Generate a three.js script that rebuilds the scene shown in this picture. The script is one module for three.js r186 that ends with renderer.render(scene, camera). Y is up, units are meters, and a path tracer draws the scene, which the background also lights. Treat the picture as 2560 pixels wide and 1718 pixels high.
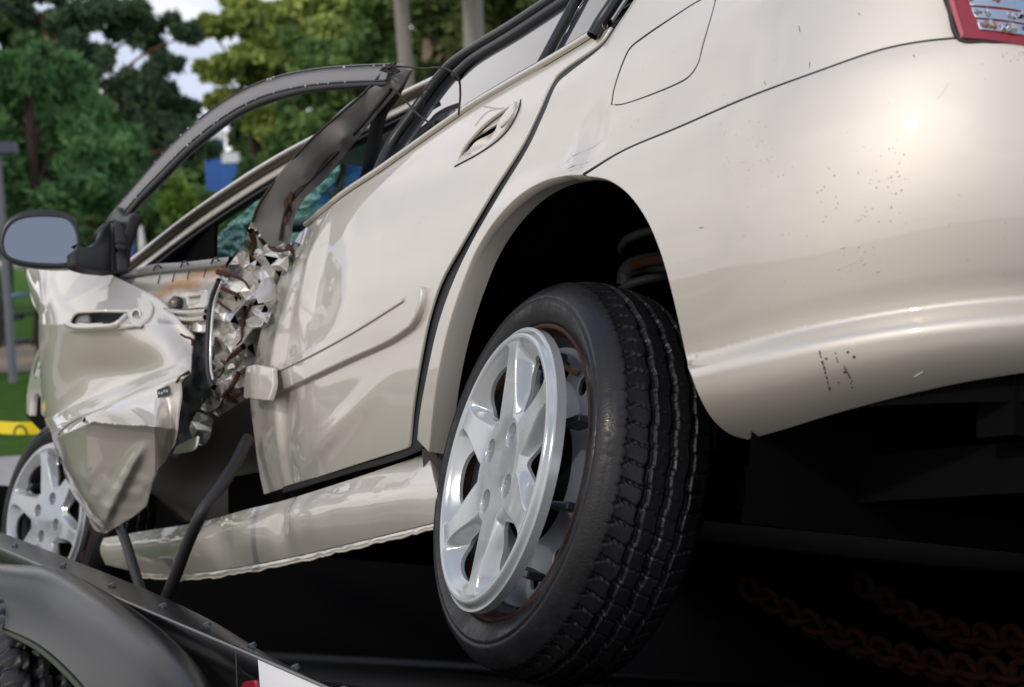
import * as THREE from 'three';
import { mergeGeometries } from 'three/addons/utils/BufferGeometryUtils.js';
import { ImprovedNoise } from 'three/addons/math/ImprovedNoise.js';
import { RoundedBoxGeometry } from 'three/addons/geometries/RoundedBoxGeometry.js';

// ---------- camera, sky, sun, exposure ----------
const scene = new THREE.Scene();
const camera = new THREE.PerspectiveCamera(22.0935, 1024 / 687, 0.05, 900);
camera.rotation.order = 'YXZ';
camera.position.set(0, 1.65, 0);
camera.rotation.set(-0.061, 0, -0.052);
camera.focus = 2.75;
camera.userData.fStop = 6.5;
camera.updateMatrixWorld(true);
scene.add(camera);
const renderer = new THREE.WebGLRenderer({ antialias: true });
renderer.setSize(1024, 687);
renderer.toneMapping = THREE.LinearToneMapping;
renderer.toneMappingExposure = 0.63;
renderer.shadowMap.enabled = true;

// the wreck's own frame seen from the camera: x towards its tail, y up, z out of its left flank, origin at the rear hub
const RB = [[0.493081, 0.057651, -0.868071], [0.119047, 0.983945, 0.132967], [0.8618, -0.168905, 0.478301]];
const C0 = [-0.0035, -0.1866, -2.6103];
const MB = new THREE.Matrix4().set(RB[0][0], RB[0][1], RB[0][2], C0[0], RB[1][0], RB[1][1], RB[1][2], C0[1], RB[2][0], RB[2][1], RB[2][2], C0[2], 0, 0, 0, 1).premultiply(camera.matrixWorld);
const SUNB = new THREE.Vector3(0.29, 0.37, 0.88).normalize();           // sun seen from the wreck (read from its glint on the bumper)
const SUN = SUNB.clone().transformDirection(MB);
const sun = new THREE.DirectionalLight(0xfff4e4, 2.1);
sun.position.copy(SUN).multiplyScalar(40);
sun.castShadow = true; sun.shadow.radius = 6;
sun.shadow.mapSize.set(2048, 2048);
Object.assign(sun.shadow.camera, { left: -40, right: 40, top: 40, bottom: -40, near: 1, far: 160 });
scene.add(sun); scene.add(sun.target);

const noise = new ImprovedNoise();
function fbm(x, y, z, o = 5) { let a = 0.5, s = 0; for (let i = 0; i < o; i++) { s += a * noise.noise(x, y, z); x *= 2.03; y *= 2.03; z *= 2.03; a *= 0.5; } return s; }
const sst = (a, b, x) => { const t = Math.min(1, Math.max(0, (x - a) / (b - a))); return t * t * (3 - 2 * t); };
const clamp = (x, a = 0, b = 1) => Math.min(b, Math.max(a, x));
const lerp = (a, b, t) => a + (b - a) * t;
let seed = 7; function rnd() { seed = (seed + 0x6D2B79F5) | 0; let t = Math.imul(seed ^ (seed >>> 15), 1 | seed); t = (t + Math.imul(t ^ (t >>> 7), 61 | t)) ^ t; return ((t ^ (t >>> 14)) >>> 0) / 4294967296; }
const rr = (a, b) => a + (b - a) * rnd();
{
  const W = 2048, H = 1024, d = new Float32Array(W * H * 4);
  for (let j = 0; j < H; j++) {
    const el = ((j + 0.5) / H - 0.5) * Math.PI, sy = Math.sin(el), cy = Math.cos(el);
    for (let i = 0; i < W; i++) {
      const az = ((i + 0.5) / W - 0.5) * 2 * Math.PI, x = Math.cos(az) * cy, z = Math.sin(az) * cy;
      const k = (j * W + i) * 4, h = Math.max(sy, 0);
      let r = lerp(0.98, 0.38, Math.pow(h, 0.55)), g = lerp(1.04, 0.51, Math.pow(h, 0.55)), b = lerp(1.18, 0.84, Math.pow(h, 0.6));
      const q = 1.0 / (h + 0.28), cx = x * q * 1.5, cz = z * q * 1.5;
      const wx = 0.5 * fbm(cx * 0.7, 3.1, cz * 0.7, 3);
      const n = fbm(cx + wx, 1.7, cz - wx, 7), n2 = fbm(cx * 2.3 + 9, 5.2, cz * 2.3 + wx, 6);
      const cov = sst(-0.18, 0.16, n + 0.25 * n2 + 0.17 - 0.34 * h);
      const toSun = x * SUN.x + sy * SUN.y + z * SUN.z;
      const lit = 1.34 + 0.6 * n2 - 0.42 * sst(0.10, 0.45, n) + 0.22 * Math.pow(Math.max(0, toSun), 24);
      r = lerp(r, lit * 1.03, cov); g = lerp(g, lit * 1.0, cov); b = lerp(b, lit * 1.0, cov);
      const glow = 0.6 * Math.pow(Math.max(0, toSun), 260) + 0.15 * Math.pow(Math.max(0, toSun), 12);
      r += glow; g += glow * 0.97; b += glow * 0.92;
      r *= 1.38; g *= 1.38; b *= 1.38;
      if (sy < 0) { const t = sst(0, -0.06, sy); r = lerp(r, 0.22, t); g = lerp(g, 0.22, t); b = lerp(b, 0.2, t); }
      d[k] = Math.max(0.02, r); d[k + 1] = Math.max(0.02, g); d[k + 2] = Math.max(0.02, b); d[k + 3] = 1;
    }
  }
  const t = new THREE.DataTexture(d, W, H, THREE.RGBAFormat, THREE.FloatType);
  t.mapping = THREE.EquirectangularReflectionMapping; t.minFilter = t.magFilter = THREE.LinearFilter; t.wrapS = THREE.RepeatWrapping; t.needsUpdate = true;
  scene.background = t; scene.environment = t;
}

// ---------- helpers: naming ----------
const V3 = (x, y, z) => new THREE.Vector3(x, y, z);
const taken = {};
function numbered(n) { const k = taken[n] = (taken[n] || 0) + 1; return k === 1 ? n : n + '_' + String(k - 1).padStart(3, '0'); }
function tag(o, label, category, group, kind) { o.userData.label = label; if (category) o.userData.category = category; if (group) o.userData.group = group; if (kind) o.userData.kind = kind; return o; }
function thing(name, label, category, group, m) { const o = new THREE.Group(); o.name = numbered(name); tag(o, label, category, group); if (m) o.applyMatrix4(m); scene.add(o); return o; }
function stuffPart(name, geo, mat, parent) { const m = part(name, geo, mat, parent); m.userData.kind = 'stuff'; return m; }
function part(name, geo, mat, parent) { const m = new THREE.Mesh(geo, mat); m.name = name; m.castShadow = m.receiveShadow = true; parent.add(m); return m; }
function grp(name, parent) { const g = new THREE.Group(); g.name = name; parent.add(g); return g; }
function clean(gs) { return gs.map(g => { let q = g.index ? g.toNonIndexed() : g; for (const k of Object.keys(q.attributes)) if (!['position', 'normal', 'uv'].includes(k)) q.deleteAttribute(k); if (!q.attributes.uv) q.setAttribute('uv', new THREE.BufferAttribute(new Float32Array(q.attributes.position.count * 2), 2)); return q; }); }
const merge = gs => mergeGeometries(clean(gs));

// ---------- helpers: photo pixels (2336 wide) to rays in the wreck's frame ----------
const PK = 2560 / 2336, FP = 4400;
function toB(v) { return V3(RB[0][0] * v.x + RB[1][0] * v.y + RB[2][0] * v.z, RB[0][1] * v.x + RB[1][1] * v.y + RB[2][1] * v.z, RB[0][2] * v.x + RB[1][2] * v.y + RB[2][2] * v.z); }
const EYE = toB(V3(-C0[0], -C0[1], -C0[2]));
function dirB(u, v) { return toB(V3((u * PK - 1280) / FP, -(v * PK - 859) / FP, -1)); }
function atZ(u, v, z) { const d = dirB(u, v); return EYE.clone().addScaledVector(d, (z - EYE.z) / d.z); }
function atY(u, v, y) { const d = dirB(u, v); return EYE.clone().addScaledVector(d, (y - EYE.y) / d.y); }
function atX(u, v, x) { const d = dirB(u, v); return EYE.clone().addScaledVector(d, (x - EYE.x) / d.x); }
function onPlane(u, v, p, n) { const d = dirB(u, v); return EYE.clone().addScaledVector(d, n.dot(p.clone().sub(EYE)) / n.dot(d)); }
function worldAt(u, v, dist) { const d = V3((u * PK - 1280) / FP, -(v * PK - 859) / FP, -1).multiplyScalar(dist); return d.applyMatrix4(camera.matrixWorld); }
function worldGround(u, v, y = 0) { const a = camera.position.clone(), d = worldAt(u, v, 1).sub(a); return a.addScaledVector(d, (y - a.y) / d.y); }

// smooth a pixel curve; corner points are written as separate curves
function curve(pts, step = 8) {
  if (pts.length < 3) { const [a, b] = pts, n = Math.max(1, Math.round(Math.hypot(b[0] - a[0], b[1] - a[1]) / step)), o = []; for (let i = 0; i <= n; i++) o.push([lerp(a[0], b[0], i / n), lerp(a[1], b[1], i / n)]); return o; }
  const c = new THREE.CatmullRomCurve3(pts.map(p => V3(p[0], p[1], p[2] || 0)), false, 'centripetal'), n = Math.max(3, Math.round(c.getLength() / step));
  return c.getSpacedPoints(n).map(p => pts[0].length > 2 ? [p.x, p.y, p.z] : [p.x, p.y]);
}
function loop(curves, step = 8) { const o = []; for (const c of curves) { const q = curve(c, step); for (const p of q) { const l = o[o.length - 1]; if (!l || Math.hypot(l[0] - p[0], l[1] - p[1]) > 1e-6) o.push(p); } } const a = o[0], b = o[o.length - 1]; if (Math.hypot(a[0] - b[0], a[1] - b[1]) < 1e-3) o.pop(); return o; }

// ---------- helpers: sheet-metal panels ----------
function densify(p, L) { const o = []; for (let i = 0; i < p.length; i++) { const a = p[i], b = p[(i + 1) % p.length], n = Math.max(1, Math.ceil(Math.hypot(b[0] - a[0], b[1] - a[1]) / L)); for (let k = 0; k < n; k++) o.push([lerp(a[0], b[0], k / n), lerp(a[1], b[1], k / n)]); } return o; }
function tessellate(outline, holes, L) {
  const area = p => { let s = 0; for (let i = 0; i < p.length; i++) { const a = p[i], b = p[(i + 1) % p.length]; s += a[0] * b[1] - b[0] * a[1]; } return s; };
  let o = densify(outline, L); if (area(o) < 0) o.reverse();
  const hs = (holes || []).map(h => { const q = densify(h, L); if (area(q) > 0) q.reverse(); return q; });
  const V = [...o, ...hs.flat()];
  let T = THREE.ShapeUtils.triangulateShape(o.map(p => new THREE.Vector2(...p)), hs.map(h => h.map(p => new THREE.Vector2(...p))));
  for (let it = 0; it < 14; it++) {
    const mid = new Map(); let any = false; const out = [];
    const m = (a, b) => { const k = a < b ? a * 1e6 + b : b * 1e6 + a; let r = mid.get(k); if (r === undefined) { const p = V[a], q = V[b]; if (Math.hypot(p[0] - q[0], p[1] - q[1]) > L * 1.5) { V.push([(p[0] + q[0]) / 2, (p[1] + q[1]) / 2]); r = V.length - 1; any = true; } else r = -1; mid.set(k, r); } return r; };
    for (const [a, b, c] of T) {
      const ab = m(a, b), bc = m(b, c), ca = m(c, a), n = (ab >= 0) + (bc >= 0) + (ca >= 0);
      if (!n) out.push([a, b, c]);
      else if (n === 3) out.push([a, ab, ca], [ab, b, bc], [ca, bc, c], [ab, bc, ca]);
      else if (n === 1) { if (ab >= 0) out.push([a, ab, c], [ab, b, c]); else if (bc >= 0) out.push([a, b, bc], [a, bc, c]); else out.push([a, b, ca], [ca, b, c]); }
      else if (ab < 0) out.push([c, ca, bc], [ca, a, bc], [a, b, bc]);
      else if (bc < 0) out.push([a, ab, ca], [ab, b, ca], [b, c, ca]);
      else out.push([b, bc, ab], [bc, c, ab], [c, a, ab]);
    }
    T = out; if (!any) break;
  }
  for (const t of T) { const [a, b, c] = t.map(i => V[i]); if ((b[0] - a[0]) * (c[1] - a[1]) - (b[1] - a[1]) * (c[0] - a[0]) < 0) t.reverse(); }
  const es = new Map(); for (const [a, b, c] of T) for (const [p, q] of [[a, b], [b, c], [c, a]]) { const k = q + '_' + p; if (es.has(k)) es.delete(k); else es.set(p + '_' + q, [p, q]); }
  return { V, T, E: [...es.values()] };
}
// pos(a, b) -> Vector3; a right-handed (a, b) domain gives outward normals
function sheet(outline, holes, L, pos, opt = {}) {
  const { V, T, E } = tessellate(outline, holes, L), e = opt.eps || L * 0.12, P = [], N = [], U = [], I = [];
  const at = new Map(); const pp = i => { let r = at.get(i); if (!r) { const [a, b] = V[i], p = pos(a, b), da = pos(a + e, b).sub(pos(a - e, b)), db = pos(a, b + e).sub(pos(a, b - e)); r = { p, n: da.clone().cross(db).normalize(), da, db }; if (opt.flip) r.n.negate(); at.set(i, r); } return r; };
  const us = opt.uv || 1;
  for (let i = 0; i < V.length; i++) { const r = pp(i); P.push(r.p.x, r.p.y, r.p.z); N.push(r.n.x, r.n.y, r.n.z); if (opt.uvp) U.push(r.p.x, r.p.y); else U.push(V[i][0] * us, V[i][1] * us); }
  for (const t of T) opt.flip ? I.push(t[2], t[1], t[0]) : I.push(...t);
  const depth = opt.depth === undefined ? 0.012 : opt.depth, r0 = opt.round === undefined ? 0.0016 : opt.round;
  if (depth) {
    const out = new Map();
    for (const [a, b] of E) { const dx = V[b][0] - V[a][0], dy = V[b][1] - V[a][1], l = Math.hypot(dx, dy) || 1; for (const k of [a, b]) { const q = out.get(k) || [0, 0]; q[0] += dy / l; q[1] -= dx / l; out.set(k, q); } }
    const rows = new Map(); let n = V.length;
    for (const [k, q] of out) {
      const r = pp(k), l = Math.hypot(...q) || 1, o = r.da.clone().multiplyScalar(q[0] / l).addScaledVector(r.db, q[1] / l); o.addScaledVector(r.n, -o.dot(r.n)).normalize();
      const p1 = r.p.clone().addScaledVector(o, r0).addScaledVector(r.n, -r0), p2 = r.p.clone().addScaledVector(o, r0).addScaledVector(r.n, -depth), n1 = r.n.clone().multiplyScalar(0.5).add(o).normalize();
      P.push(p1.x, p1.y, p1.z, p2.x, p2.y, p2.z); N.push(n1.x, n1.y, n1.z, o.x, o.y, o.z); if (opt.uvp) U.push(r.p.x, r.p.y, r.p.x, r.p.y + depth); else U.push(V[k][0] * us, V[k][1] * us, V[k][0] * us, V[k][1] * us + depth);
      rows.set(k, n); n += 2;
    }
    for (const [a, b] of E) { const A = rows.get(a), B = rows.get(b), q = [[a, A, b], [b, A, B], [A, A + 1, B], [B, A + 1, B + 1]]; for (const t of q) opt.flip ? I.push(t[2], t[1], t[0]) : I.push(...t); }
  }
  const g = new THREE.BufferGeometry(); g.setAttribute('position', new THREE.Float32BufferAttribute(P, 3)); g.setAttribute('normal', new THREE.Float32BufferAttribute(N, 3)); g.setAttribute('uv', new THREE.Float32BufferAttribute(U, 2)); g.setIndex(I);
  return g;
}
// plan line of the flank: straight, then a rounded rear corner, then the tail
const PX0 = 0.52, PR = 0.46;
function planDist(p) { if (p.x <= PX0) return p.z; if (p.z < -PR) return p.x - PX0 - PR; return Math.hypot(p.x - PX0, p.z + PR) - PR; }
function planS(p) { if (p.x <= PX0) return p.x; if (p.z < -PR) return PX0 + PR * Math.PI / 2 + (-PR - p.z); return PX0 + PR * Math.atan2(p.x - PX0, p.z + PR); }
function spline(pts) { // natural-looking cubic through (x, y) points, ascending
  const n = pts.length, m = pts.map((p, i) => i === 0 ? (pts[1][1] - p[1]) / (pts[1][0] - p[0]) : i === n - 1 ? (p[1] - pts[i - 1][1]) / (p[0] - pts[i - 1][0]) : ((pts[i + 1][1] - p[1]) / (pts[i + 1][0] - p[0]) + (p[1] - pts[i - 1][1]) / (p[0] - pts[i - 1][0])) / 2);
  return x => { if (x <= pts[0][0]) return pts[0][1] + m[0] * (x - pts[0][0]); if (x >= pts[n - 1][0]) return pts[n - 1][1] + m[n - 1] * (x - pts[n - 1][0]); let i = 0; while (x > pts[i + 1][0]) i++; const h = pts[i + 1][0] - pts[i][0], t = (x - pts[i][0]) / h, t2 = t * t, t3 = t2 * t; return (2 * t3 - 3 * t2 + 1) * pts[i][1] + (t3 - 2 * t2 + t) * h * m[i] + (-2 * t3 + 3 * t2) * pts[i + 1][1] + (t3 - t2) * h * m[i + 1]; };
}
function flank(h) { // surface from an outward offset h(s, y)
  const pos = (s, y) => { const d = h(s, y); if (s <= PX0) return V3(s, y, d); const a = (s - PX0) / PR; if (a < Math.PI / 2) return V3(PX0 + Math.sin(a) * (PR + d), y, -PR + Math.cos(a) * (PR + d)); return V3(PX0 + PR + d, y, -PR - (s - PX0 - PR * Math.PI / 2)); };
  const hit = (u, v) => { // first crossing along the pixel's ray
    const d = dirB(u, v); let a = null; const F = t => { const p = EYE.clone().addScaledVector(d, t); return planDist(p) - h(planS(p), p.y); };
    let t0 = 1.2, f0 = F(t0); for (let t = 1.22; t < 6.5; t += 0.02) { const f = F(t); if (f <= 0 && f0 > 0) { let lo = t - 0.02, hi = t; for (let k = 0; k < 24; k++) { const m = (lo + hi) / 2; if (F(m) > 0) lo = m; else hi = m; } a = (lo + hi) / 2; break; } f0 = f; }
    if (a === null) { const p = atZ(u, v, -0.3); return [p.x, p.y]; }
    const p = EYE.clone().addScaledVector(d, a); return [planS(p), p.y];
  };
  return { pos, hit, h };
}
function fpanel(surf, curves, holes, L, opt = {}) { const o = (opt.raw ? curves : loop(curves)).map(p => surf.hit(p[0], p[1])); return sheet(opt.extra ? opt.extra(o) : o, (holes || []).map(h => loop(h).map(p => surf.hit(p[0], p[1]))), L, opt.pos || surf.pos, opt); }
// panel drawn in pixels with a depth z(u, v)
function zpanel(curves, holes, Lpx, z, opt = {}) { return sheet(loop(curves, Lpx), (holes || []).map(h => loop(h, Lpx)), Lpx, (u, v) => atZ(u, v, z(u, v)), { flip: true, uvp: true, ...opt }); }
// strip between two 3D polylines of equal count
function strip(rows, uvs = 1) { const n = rows[0].length, P = [], U = [], I = []; rows.forEach((r, j) => r.forEach((p, i) => { P.push(p.x, p.y, p.z); U.push(i / n * uvs, j / rows.length * uvs); })); for (let j = 0; j + 1 < rows.length; j++) for (let i = 0; i + 1 < n; i++) { const a = j * n + i; I.push(a, a + n, a + 1, a + 1, a + n, a + n + 1); } const g = new THREE.BufferGeometry(); g.setAttribute('position', new THREE.Float32BufferAttribute(P, 3)); g.setAttribute('uv', new THREE.Float32BufferAttribute(U, 2)); g.setIndex(I); g.computeVertexNormals(); return g; }
function tube(pts, r, seg = 40, rad = 8, r2) { const c = new THREE.CatmullRomCurve3(pts, false, 'centripetal'), g = new THREE.TubeGeometry(c, seg, r, rad, false); if (r2 !== undefined) { const p = g.attributes.position; for (let i = 0; i <= seg; i++) { const o = c.getPointAt(i / seg), k = lerp(1, r2 / r, i / seg); for (let j = 0; j <= rad; j++) { const q = i * (rad + 1) + j; p.setXYZ(q, o.x + (p.getX(q) - o.x) * k, o.y + (p.getY(q) - o.y) * k, o.z + (p.getZ(q) - o.z) * k); } } } return g; }
function scatter(pts, SMOOTH = 0.004, ease = 0) { // thin-plate style depth field from [u, v, z] control points
  const n = pts.length, K = (a, b) => { const du = (a[0] - b[0]) / 100, dv = (a[1] - b[1]) / 100; return Math.sqrt(du * du + dv * dv + SMOOTH); }, M = [], S = n + 3;
  for (let i = 0; i < n; i++) { const r = []; for (let j = 0; j < n; j++) r.push(K(pts[i], pts[j]) * -1 + (i === j ? ease : 0)); r.push(1, pts[i][0] / 1000, pts[i][1] / 1000, pts[i][2]); M.push(r); }
  for (let k = 0; k < 3; k++) { const r = []; for (let j = 0; j < n; j++) r.push(k === 0 ? 1 : pts[j][k - 1] / 1000); r.push(0, 0, 0, 0); M.push(r); }
  for (let i = 0; i < S; i++) { let p = i; for (let j = i; j < S; j++) if (Math.abs(M[j][i]) > Math.abs(M[p][i])) p = j;[M[i], M[p]] = [M[p], M[i]]; for (let j = 0; j < S; j++) if (j !== i) { const f = M[j][i] / M[i][i]; if (f) for (let k = i; k <= S; k++) M[j][k] -= f * M[i][k]; } }
  const w = M.map((r, i) => r[S] / r[i]);
  return (u, v) => { let s = w[n] + w[n + 1] * u / 1000 + w[n + 2] * v / 1000; for (let j = 0; j < n; j++) { const du = (u - pts[j][0]) / 100, dv = (v - pts[j][1]) / 100; s -= w[j] * Math.sqrt(du * du + dv * dv + SMOOTH); } return s; };
}

// ---------- materials ----------
function tex(w, h, f, o = {}) {
  const d = new Uint8Array(w * h * 4); for (let j = 0; j < h; j++) for (let i = 0; i < w; i++) { const c = f(i / w, j / h, i, j), k = (j * w + i) * 4; d[k] = clamp(c[0]) * 255; d[k + 1] = clamp(c[1]) * 255; d[k + 2] = clamp(c[2]) * 255; d[k + 3] = 255; }
  const t = new THREE.DataTexture(d, w, h); t.wrapS = t.wrapT = THREE.RepeatWrapping; t.magFilter = THREE.LinearFilter; t.minFilter = THREE.LinearMipmapLinearFilter; t.generateMipmaps = true; if (o.srgb) t.colorSpace = THREE.SRGBColorSpace; if (o.rep) t.repeat.set(o.rep, o.rep2 || o.rep); t.needsUpdate = true; return t;
}
const tn = (u, v, f, s) => { const a = u * f, b = v * f, m = (x, y) => noise.noise(x, y, s); const wu = u, wv = v; return (m(a, b) * (1 - wu) + m(a - f, b) * wu) * (1 - wv) + (m(a, b - f) * (1 - wu) + m(a - f, b - f) * wu) * wv; }; // tiling noise
const speckMap = (() => { const N = 1024, base = new Float32Array(N * N).fill(1); seed = 21;
  for (let k = 0; k < 170; k++) { const x = rnd() * N, y = rnd() * N, r = rr(0.5, 1.2), L = rnd() < 0.1 ? rr(2, 6) : r, a = rr(0, 6.3), dk = rr(0.35, 0.8); for (let j = -10; j <= 10; j++) for (let i = -10; i <= 10; i++) { const p = i * Math.cos(a) + j * Math.sin(a), q = -i * Math.sin(a) + j * Math.cos(a); if ((p / L) ** 2 + (q / r) ** 2 < 1) { const X = (Math.floor(x) + i + N) % N, Y = (Math.floor(y) + j + N) % N; base[Y * N + X] = Math.min(base[Y * N + X], dk); } } }
  return tex(N, N, (u, v, i, j) => { const b = base[j * N + i] * (0.985 + 0.03 * tn(u, v, 9, 2.2)); return [b, b, b * (b < 0.9 ? 0.9 : 1)]; }, { rep: 2 }); })();
const dustRough = tex(512, 512, (u, v) => { const n = 0.5 + 0.5 * (tn(u, v, 6, 1) + 0.6 * tn(u, v, 17, 2) + 0.4 * tn(u, v, 41, 3)); return [n, n, n]; }, { rep: 1.5 });
const P = (o) => new THREE.MeshPhysicalMaterial(o);
const M = {};
M.paint = P({ color: new THREE.Color().setRGB(0.625, 0.588, 0.53), map: speckMap, metalness: 0.68, roughness: 0.56, clearcoat: 1, clearcoatRoughness: 0.02, side: THREE.DoubleSide });
M.bare = P({ color: new THREE.Color().setRGB(0.60, 0.575, 0.54), metalness: 0.6, roughness: 0.38, roughnessMap: dustRough, side: THREE.DoubleSide });
M.grey = P({ color: new THREE.Color().setRGB(0.20, 0.195, 0.195), metalness: 0.3, roughness: 0.45, side: THREE.DoubleSide });
M.rubber = P({ color: new THREE.Color().setRGB(0.012, 0.012, 0.014), roughness: 0.55, side: THREE.DoubleSide });
M.black = P({ color: new THREE.Color().setRGB(0.0035, 0.0035, 0.004), roughness: 0.9, specularIntensity: 0.1, side: THREE.DoubleSide });
M.blackPlastic = P({ color: new THREE.Color().setRGB(0.012, 0.013, 0.016), roughness: 0.35, side: THREE.DoubleSide });
const grit = tex(512, 512, (u, v) => { const n = 0.5 + 0.5 * (0.7 * tn(u, v, 60, 4) + 0.6 * tn(u, v, 120, 5)); return [n, n, n]; }, { rep: 5 });
const gritR = tex(512, 512, (u, v) => { const n = 0.55 + 0.5 * tn(u, v, 7, 6) + 0.3 * tn(u, v, 60, 7); return [n, n, n]; }, { rep: 2 });
M.tyre = P({ color: new THREE.Color().setRGB(0.012, 0.012, 0.014), roughness: 0.8, specularIntensity: 0.6, roughnessMap: gritR, bumpMap: grit, bumpScale: 0.0005, side: THREE.DoubleSide });
M.cap = P({ color: new THREE.Color().setRGB(0.40, 0.425, 0.445), metalness: 0.3, roughness: 0.42, roughnessMap: dustRough, clearcoat: 0.6, clearcoatRoughness: 0.12, side: THREE.DoubleSide });
M.steel = P({ color: new THREE.Color().setRGB(0.075, 0.085, 0.10), metalness: 0.6, roughness: 0.45, side: THREE.DoubleSide });
const rustMap = tex(512, 512, (u, v) => { const n = tn(u, v, 9, 8) + 0.6 * tn(u, v, 27, 9) + 0.5 * tn(u, v, 70, 3); const t = clamp(0.5 + 0.8 * n); return [lerp(0.10, 0.36, t), lerp(0.05, 0.17, t), lerp(0.035, 0.08, t)]; }, { srgb: true, rep: 3 });
M.rust = P({ color: 0xffffff, map: rustMap, roughness: 0.85, side: THREE.DoubleSide });
M.chrome = P({ color: new THREE.Color().setRGB(0.75, 0.76, 0.78), metalness: 1, roughness: 0.18 });
M.mirror = P({ color: new THREE.Color().setRGB(0.34, 0.345, 0.35), metalness: 1, roughness: 0.1, roughnessMap: dustRough });
M.glass = P({ color: new THREE.Color().setRGB(0.75, 0.82, 0.86), transmission: 1, roughness: 0.02, thickness: 0, ior: 1.52, side: THREE.DoubleSide });
M.privacy = P({ color: new THREE.Color().setRGB(0.02, 0.024, 0.03), roughness: 0.03, clearcoat: 1, clearcoatRoughness: 0.02, specularIntensity: 1, ior: 1.9, side: THREE.DoubleSide });
M.brass = P({ color: new THREE.Color().setRGB(0.55, 0.36, 0.16), metalness: 0.9, roughness: 0.4 });

// ---------- the wrecked car ----------
const car = thing('wrecked_car', 'champagne saloon car with crushed left front door strapped on a black trailer', 'car', null, MB);
const prof = spline([[-0.16, -0.125], [-0.09, -0.082], [-0.03, -0.055], [0.03, -0.034], [0.10, -0.016], [0.18, -0.002], [0.28, 0.005], [0.40, 0.0], [0.50, -0.016], [0.58, -0.036], [0.66, -0.068], [0.80, -0.13], [1.0, -0.22]]);
const base = flank((s, y) => prof(y));
const G = (s, y, cs, cy, rs, ry, a = 0) => { const c = Math.cos(a), d = Math.sin(a), p = (s - cs) * c + (y - cy) * d, q = -(s - cs) * d + (y - cy) * c; return Math.exp(-(p * p) / (rs * rs) - (q * q) / (ry * ry)); };
const qDent = base.hit(1318, 362);
const quarter = flank((s, y) => prof(y) + 0.010 * sst(0.47, 0.405, Math.hypot(s - 0.07, y - 0.01)) + 0.004 * G(s, y, qDent[0], qDent[1], 0.016, 0.05, 0.2) - 0.005 * G(s, y, qDent[0] + 0.04, qDent[1] + 0.03, 0.03, 0.05) - 0.0022 * G(s, y, 0.45, 0.47, 0.2, 0.07, 0.2) + 0.0012 * noise.noise(s * 5, y * 6, 1));
const bprof = spline([[-0.10, -0.59], [-0.06, -0.35], [-0.03, -0.20], [0.0, -0.099], [0.02, -0.053], [0.035, -0.028], [0.05, -0.011], [0.065, 0.0], [0.08, 0.006], [0.091, 0.008], [0.098, 0.006], [0.105, 0.0], [0.114, -0.0105], [0.1215, -0.0152], [0.13, -0.014], [0.16, -0.0038], [0.20, 0.0068], [0.24, 0.0138], [0.28, 0.0174], [0.32, 0.018], [0.36, 0.0160], [0.42, 0.0075], [0.48, -0.01]]);
const bump = flank((s, y) => { const t = 0.045 * sst(0.45, 1.05, s); return bprof(y - t) * lerp(1, 1.25, sst(0.5, 0.9, s)) + 0.0013 * noise.noise(s * 6 + 4, y * 8, 2); });
const bSeam = [[2188, 89], [2100, 98], [2010, 116], [1850, 171], [1700, 227], [1545, 294], [1420, 347], [1336, 399]];
const seam = [[2186, 85], [2100, 94], [2010, 112], [1850, 167], [1700, 222], [1545, 289], [1420, 342], [1330, 396]];
const archL = [[1330, 396], [1290, 399], [1240, 411], [1185, 443], [1132, 497], [1085, 570], [1050, 655], [1020, 750], [998, 850], [984, 950], [977, 1030]];
const archR = [[1336, 399], [1385, 408], [1430, 438], [1474, 498], [1507, 575], [1530, 655], [1550, 740], [1570, 830], [1592, 895], [1625, 955], [1665, 990], [1705, 1003]];
const qLeft = [[952, 1003], [957, 950], [975, 850], [1000, 740], [1032, 648], [1077, 552], [1142, 440], [1207, 333], [1243, 255], [1272, 190], [1300, 165], [1376, 104], [1408, 58]];
const fuel = [[[1397, 237], [1402, 205], [1424, 140], [1440, 110], [1470, 86], [1540, 38], [1590, 6], [1622, -8], [1629, 2], [1625, 22], [1600, 105], [1588, 146], [1570, 172], [1540, 190], [1420, 236], [1397, 237]]];
const grow = (cs, k) => { const p = cs.flat(); let x = 0, y = 0; for (const q of p) { x += q[0]; y += q[1]; } x /= p.length; y /= p.length; return cs.map(c => c.map(q => { const l = Math.hypot(q[0] - x, q[1] - y); return [x + (q[0] - x) * (1 + k / l), y + (q[1] - y) * (1 + k / l)]; })); };
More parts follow.
